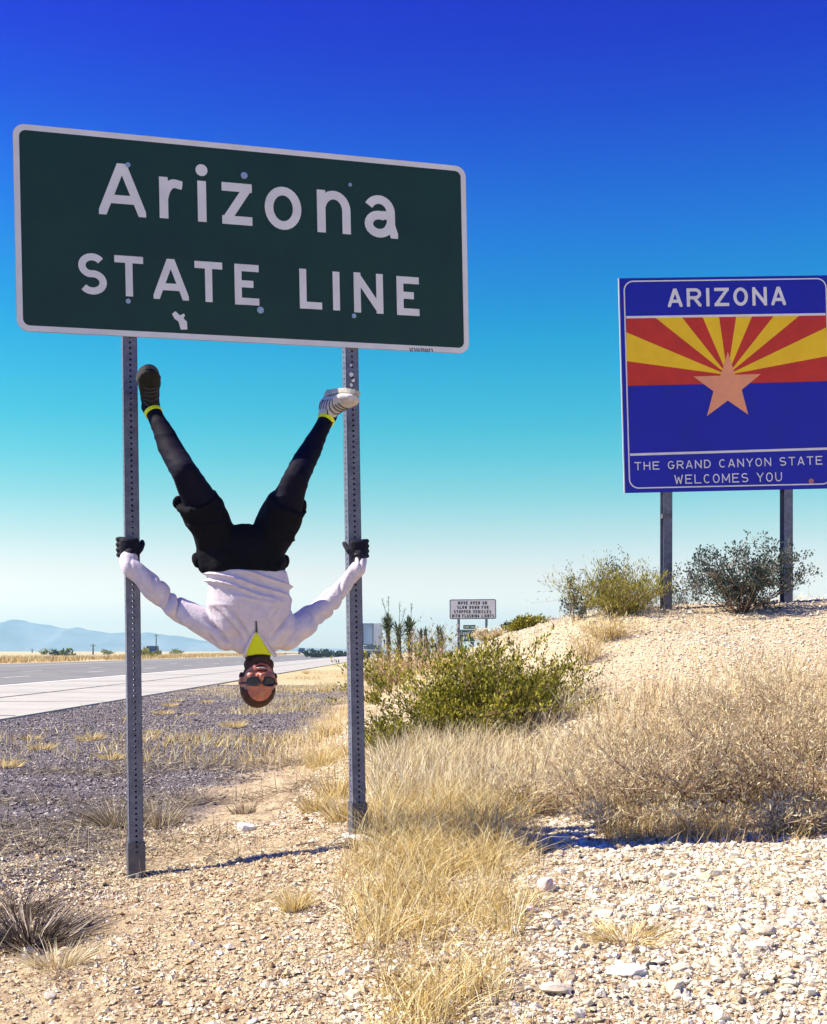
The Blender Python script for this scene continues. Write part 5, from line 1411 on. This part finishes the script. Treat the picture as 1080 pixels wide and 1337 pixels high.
stick(380, 1105, 475, 1112, .005, 'thin dead twig lying at the foot of the right post', 4)
stick(835, 1075, 865, 1118, .004, 'curved thin twig hanging over the gravel before the thicket', 5)
stick(0, 1145, 105, 1146, .004, 'long straight dry stalk in the dirt at the left edge', 6)

# ------------------------------------------------------------------ stones
_ico = bmesh.new(); bmesh.ops.create_icosphere(_ico, subdivisions=1, radius=1)
ICO_V = np.array([v.co[:] for v in _ico.verts]); ICO_F = np.array([[v.index for v in f.verts] for f in _ico.faces]); _ico.free()
OCT_V = np.array([(1, 0, 0), (0, 1, 0), (-1, 0, 0), (0, -1, 0), (0, 0, 1), (0, 0, -.6)], float); OCT_F = np.array([(0, 1, 4), (1, 2, 4), (2, 3, 4), (3, 0, 4), (1, 0, 5), (2, 1, 5), (3, 2, 5), (0, 3, 5)])
def stones(name, x, y, size, m, seed, label, sink=.25, octa=False):
    bV, bF = (OCT_V, OCT_F) if octa else (ICO_V, ICO_F)
    rg = np.random.default_rng(seed); n = len(x); k = len(bV)
    jit = 1 + rg.uniform(-.32, .32, (n, k, 1)); sc = np.stack([rg.uniform(.75, 1.35, n), rg.uniform(.6, 1.1, n), rg.uniform(.4, .85, n)], 1)[:, None, :]
    v = bV[None] * jit * sc
    a = rg.uniform(0, 2 * math.pi, n); b = rg.normal(0, .35, n)
    v2 = v.copy(); v2[..., 1] = v[..., 1] * np.cos(b)[:, None] - v[..., 2] * np.sin(b)[:, None]; v2[..., 2] = v[..., 1] * np.sin(b)[:, None] + v[..., 2] * np.cos(b)[:, None]
    v = v2.copy(); v[..., 0] = v2[..., 0] * np.cos(a)[:, None] - v2[..., 1] * np.sin(a)[:, None]; v[..., 1] = v2[..., 0] * np.sin(a)[:, None] + v2[..., 1] * np.cos(a)[:, None]
    v = v * size[:, None, None] * .5
    v[..., 0] += x[:, None]; v[..., 1] += y[:, None]; v[..., 2] += (ground_h(x, y) + size * sink * .6)[:, None]
    Fc = (np.arange(n) * k)[:, None, None] + bF[None]
    me = np_mesh(name, v.reshape(-1, 3), [Fc.reshape(-1, 3)], True); add_tint(me, np.repeat(rg.beta(1.6, 1.3, n), k))
    return tag(link(name, me, m), label, kind='stuff')
M['gravel_pale'] = mat('pale_gravel', (.6, .55, .48), .95, tint=[(.24, .14, .07), (.56, .47, .33), (.72, .65, .52), (.80, .76, .66)], bump=.5, bscale=150)
M['gravel_tan'] = mat('tan_gravel', (.5, .4, .3), .95, tint=[(.17, .08, .04), (.48, .36, .21), (.68, .57, .40), (.78, .70, .55)], bump=.5, bscale=150)
M['gravel_grey'] = mat('grey_gravel', (.3, .28, .3), .95, tint=[(.03, .026, .03), (.12, .105, .11), (.26, .235, .24), (.52, .48, .46)], bump=.5, bscale=150)
rg = np.random.default_rng(5)
x, y = scatter(56000, -.2, 2.6, 2.4, 6.7, 31, lambda x, y: np.clip(.45 + .9 * ss(.1, 1.2, x) + fbm(x * 2, y * 2, seed=91), 0, 1) * (np.abs(x) < y * .37))
stones('pale_gravel', x, y, rg.lognormal(-4.45, .5, len(x)), M['gravel_pale'], 32, 'angular pale gravel covering the right foreground')
x, y = scatter(90000, -.4, 2.6, 2.4, 6.7, 39, lambda x, y: (np.abs(x) < y * .37))
stones('fine_gravel', x, y, rg.lognormal(-4.9, .35, len(x)), M['gravel_pale'], 40, 'finer chips between the pale gravel', octa=True)
x, y = scatter(110000, -2.4, .6, 2.4, 6.8, 33, lambda x, y: np.clip(.55 + 1.2 * fbm(x * 1.7, y * 1.7, seed=93), 0, 1) * ss(-3.2, -1.6, x + (6 - y) * .8 ) * (np.abs(x) < y * .37))
stones('tan_gravel', x, y, rg.lognormal(-4.62, .48, len(x)), M['gravel_tan'], 34, 'small tan pebbles over the bare dirt of the left foreground', octa=True)
x, y = scatter(90000, -6.3, -.9, 5.0, 17, 35, lambda x, y: (1 - ss(-1.9, -1.2, x + .5 * fbm(x, y, seed=95))) * (np.abs(x) < y * .37))
stones('grey_gravel', x, y, rg.lognormal(-4.2, .42, len(x)), M['gravel_grey'], 36, 'grey gravel of the road verge', octa=True)
x, y = scatter(70000, -6.3, -1.0, 16, 36, 41, lambda x, y: (1 - ss(-2.2, -1.4, x + .5 * fbm(x, y, seed=95))) * (np.abs(x) < y * .37))
stones('far_verge_gravel', x, y, rg.lognormal(-3.9, .40, len(x)), M['gravel_grey'], 42, 'coarser grey gravel of the verge farther along the highway', octa=True)
x, y = scatter(95000, -.8, 6.2, 6.6, 20, 37, lambda x, y: np.abs(x) < y * .37)
stones('bank_gravel', x, y, rg.lognormal(-4.05, .42, len(x)), M['gravel_pale'], 38, 'pale gravel on the slope of the bank', octa=True)

def rock(x, y, sx_, sz, m, label, seed, group=None, name='rock', cat='rock', sink=.2):
    c = ground_hit(x, y); r = sx_ / 2 / F * c.y; bm = bmesh.new(); bmesh.ops.create_icosphere(bm, subdivisions=3, radius=1)
    me = bm_done(bm, name); co, no = get_vn(me)
    f = 1 + .35 * fbm(co[:, 0] * 1.3 + seed, co[:, 1] * 1.3, co[:, 2] * 1.3, seed=seed) + .10 * fbm(co[:, 0] * 5, co[:, 1] * 5 + seed, co[:, 2] * 5, seed=seed + 2)
    # a few flat broken faces
    rs = np.random.default_rng(seed); co2 = co * f[:, None]
    for k in range(7):
        d = rs.normal(0, 1, 3); d /= np.linalg.norm(d); lim = rs.uniform(.55, .85); t = co2 @ d; co2 = co2 - np.where(t > lim, t - lim, 0)[:, None] * d * .9
    set_co(me, co2 * np.array([r, r * .8, r * sz])); o = link(name, me, m)
    o.location = (c.x, c.y + r * .5, gh(c.x, c.y + r * .5) + r * sz * (1 - 2 * sink) * .6); o.rotation_euler = (0, 0, rs.uniform(-.4, .4)); tag(o, label, cat, group); return o
rock(320, 1088, 25, .75, M['stonewhite'], 'rounded white stone on the dirt between the two posts', 3)
rock(711, 1166, 27, .9, M['stonepink'], 'white and purple stone at the edge of the golden grass', 4)
rock(690, 1197, 32, .5, M['stonepink'], 'flat pinkish white stone just below the purple stone', 5)
rock(820, 1276, 58, .36, M['stonewhite'], 'large flat white rock in the right foreground', 6)
rock(852, 1268, 16, .9, M['black'], 'small dark stone against the right side of the large white rock', 7, name='dark_stone')
rock(725, 1300, 48, .28, M['stonepale'], 'flat cream slab of rock left of the large white rock', 8)
rock(583, 1122, 16, .6, M['stonepink'], 'small pinkish stone inside the golden grass', 9)
rock(466, 1104, 36, .42, M['stonewhite'], 'broken white concrete footing at the foot of the right post', 10, name='concrete_footing', cat='footing')
rock(455, 1098, 22, .4, M['stonewhite'], 'smaller white concrete lump left of the right post foot', 12, name='concrete_lump', cat='footing')
rock(598, 1200, 22, .6, M['stonepale'], 'brown-cream stone half hidden in the golden grass', 13)
rock(65, 1308, 18, .9, M['stonepale'], 'upright cream stone in the lower left dirt', 14)
rock(35, 1243, 20, .6, M['stonewhite'], 'white scrap of stone in the dark grass clump, lower left', 15)
rock(1000, 1225, 34, .5, M['stonepale'], 'cream rock among the gravel near the right edge', 16)
rock(895, 1268, 34, .4, M['stonepale'], 'low cream rock right of the large white rock', 17)
rock(275, 1126, 14, .8, M['bark'], 'small brown clod on the post shadow line', 18)
rs = random.Random(44)
k = 0
GR = 'larger stones scattered over the pale gravel'
protos = []
for i in range(5):
    bm = bmesh.new(); bmesh.ops.create_icosphere(bm, subdivisions=2, radius=1); me = bm_done(bm, 'rock'); co, no = get_vn(me); q = np.random.default_rng(80 + i)
    co = co * (1 + .5 * fbm(co[:, 0] * 1.5 + i * 5, co[:, 1] * 1.5, co[:, 2] * 1.5, seed=i))[:, None]
    for k in range(8):
        d = q.normal(0, 1, 3); d /= np.linalg.norm(d); t = co @ d; co = co - np.where(t > .6, t - .6, 0)[:, None] * d
    set_co(me, co * np.array([1, .8, .6])); me.materials.append(M['stonepale'] if i % 2 else M['stonewhite']); protos.append(me)
for i in range(120):
    if i < 85: X0, Y0 = rs.uniform(660, 1075), rs.uniform(1095, 1335)
    else: X0, Y0 = rs.uniform(20, 560), rs.uniform(1150, 1335)
    c = ground_hit(X0, Y0); o = bpy.data.objects.new('rock', protos[i % 5]); COL.objects.link(o); r = rs.uniform(.009, .021)
    o.location = (c.x, c.y, c.z + r * .25); o.scale = (r, r * rs.uniform(.7, 1.1), r * rs.uniform(.7, 1.1)); o.rotation_euler = (rs.uniform(-.4, .4), rs.uniform(-.4, .4), rs.uniform(0, 6.28))
    tag(o, 'fist-sized pale stone lying among the right foreground gravel' if i < 85 else 'small pale stone lying on the tan dirt of the left foreground', 'rock', GR if i < 85 else 'pale stones on the tan dirt')

# ------------------------------------------------------------------ haze
bm = bmesh.new(); bm_box(bm, (0, 1580, 37), (6400, 3330, 88))
hz = link('haze', bm_done(bm, 'haze'), None); tag(hz, 'thin pale desert haze', kind='stuff')
hm = bpy.data.materials.new('haze'); hm.use_nodes = True; t = hm.node_tree
for n in list(t.nodes):
    if n.type != 'OUTPUT_MATERIAL': t.nodes.remove(n)
pv = t.nodes.new('ShaderNodeVolumePrincipled'); pv.inputs['Color'].default_value = (.36, .84, 1, 1); pv.inputs['Density'].default_value = .00032; pv.inputs['Anisotropy'].default_value = .2
t.links.new(pv.outputs[0], t.nodes['Material Output'].inputs['Volume']); hz.data.materials.append(hm)
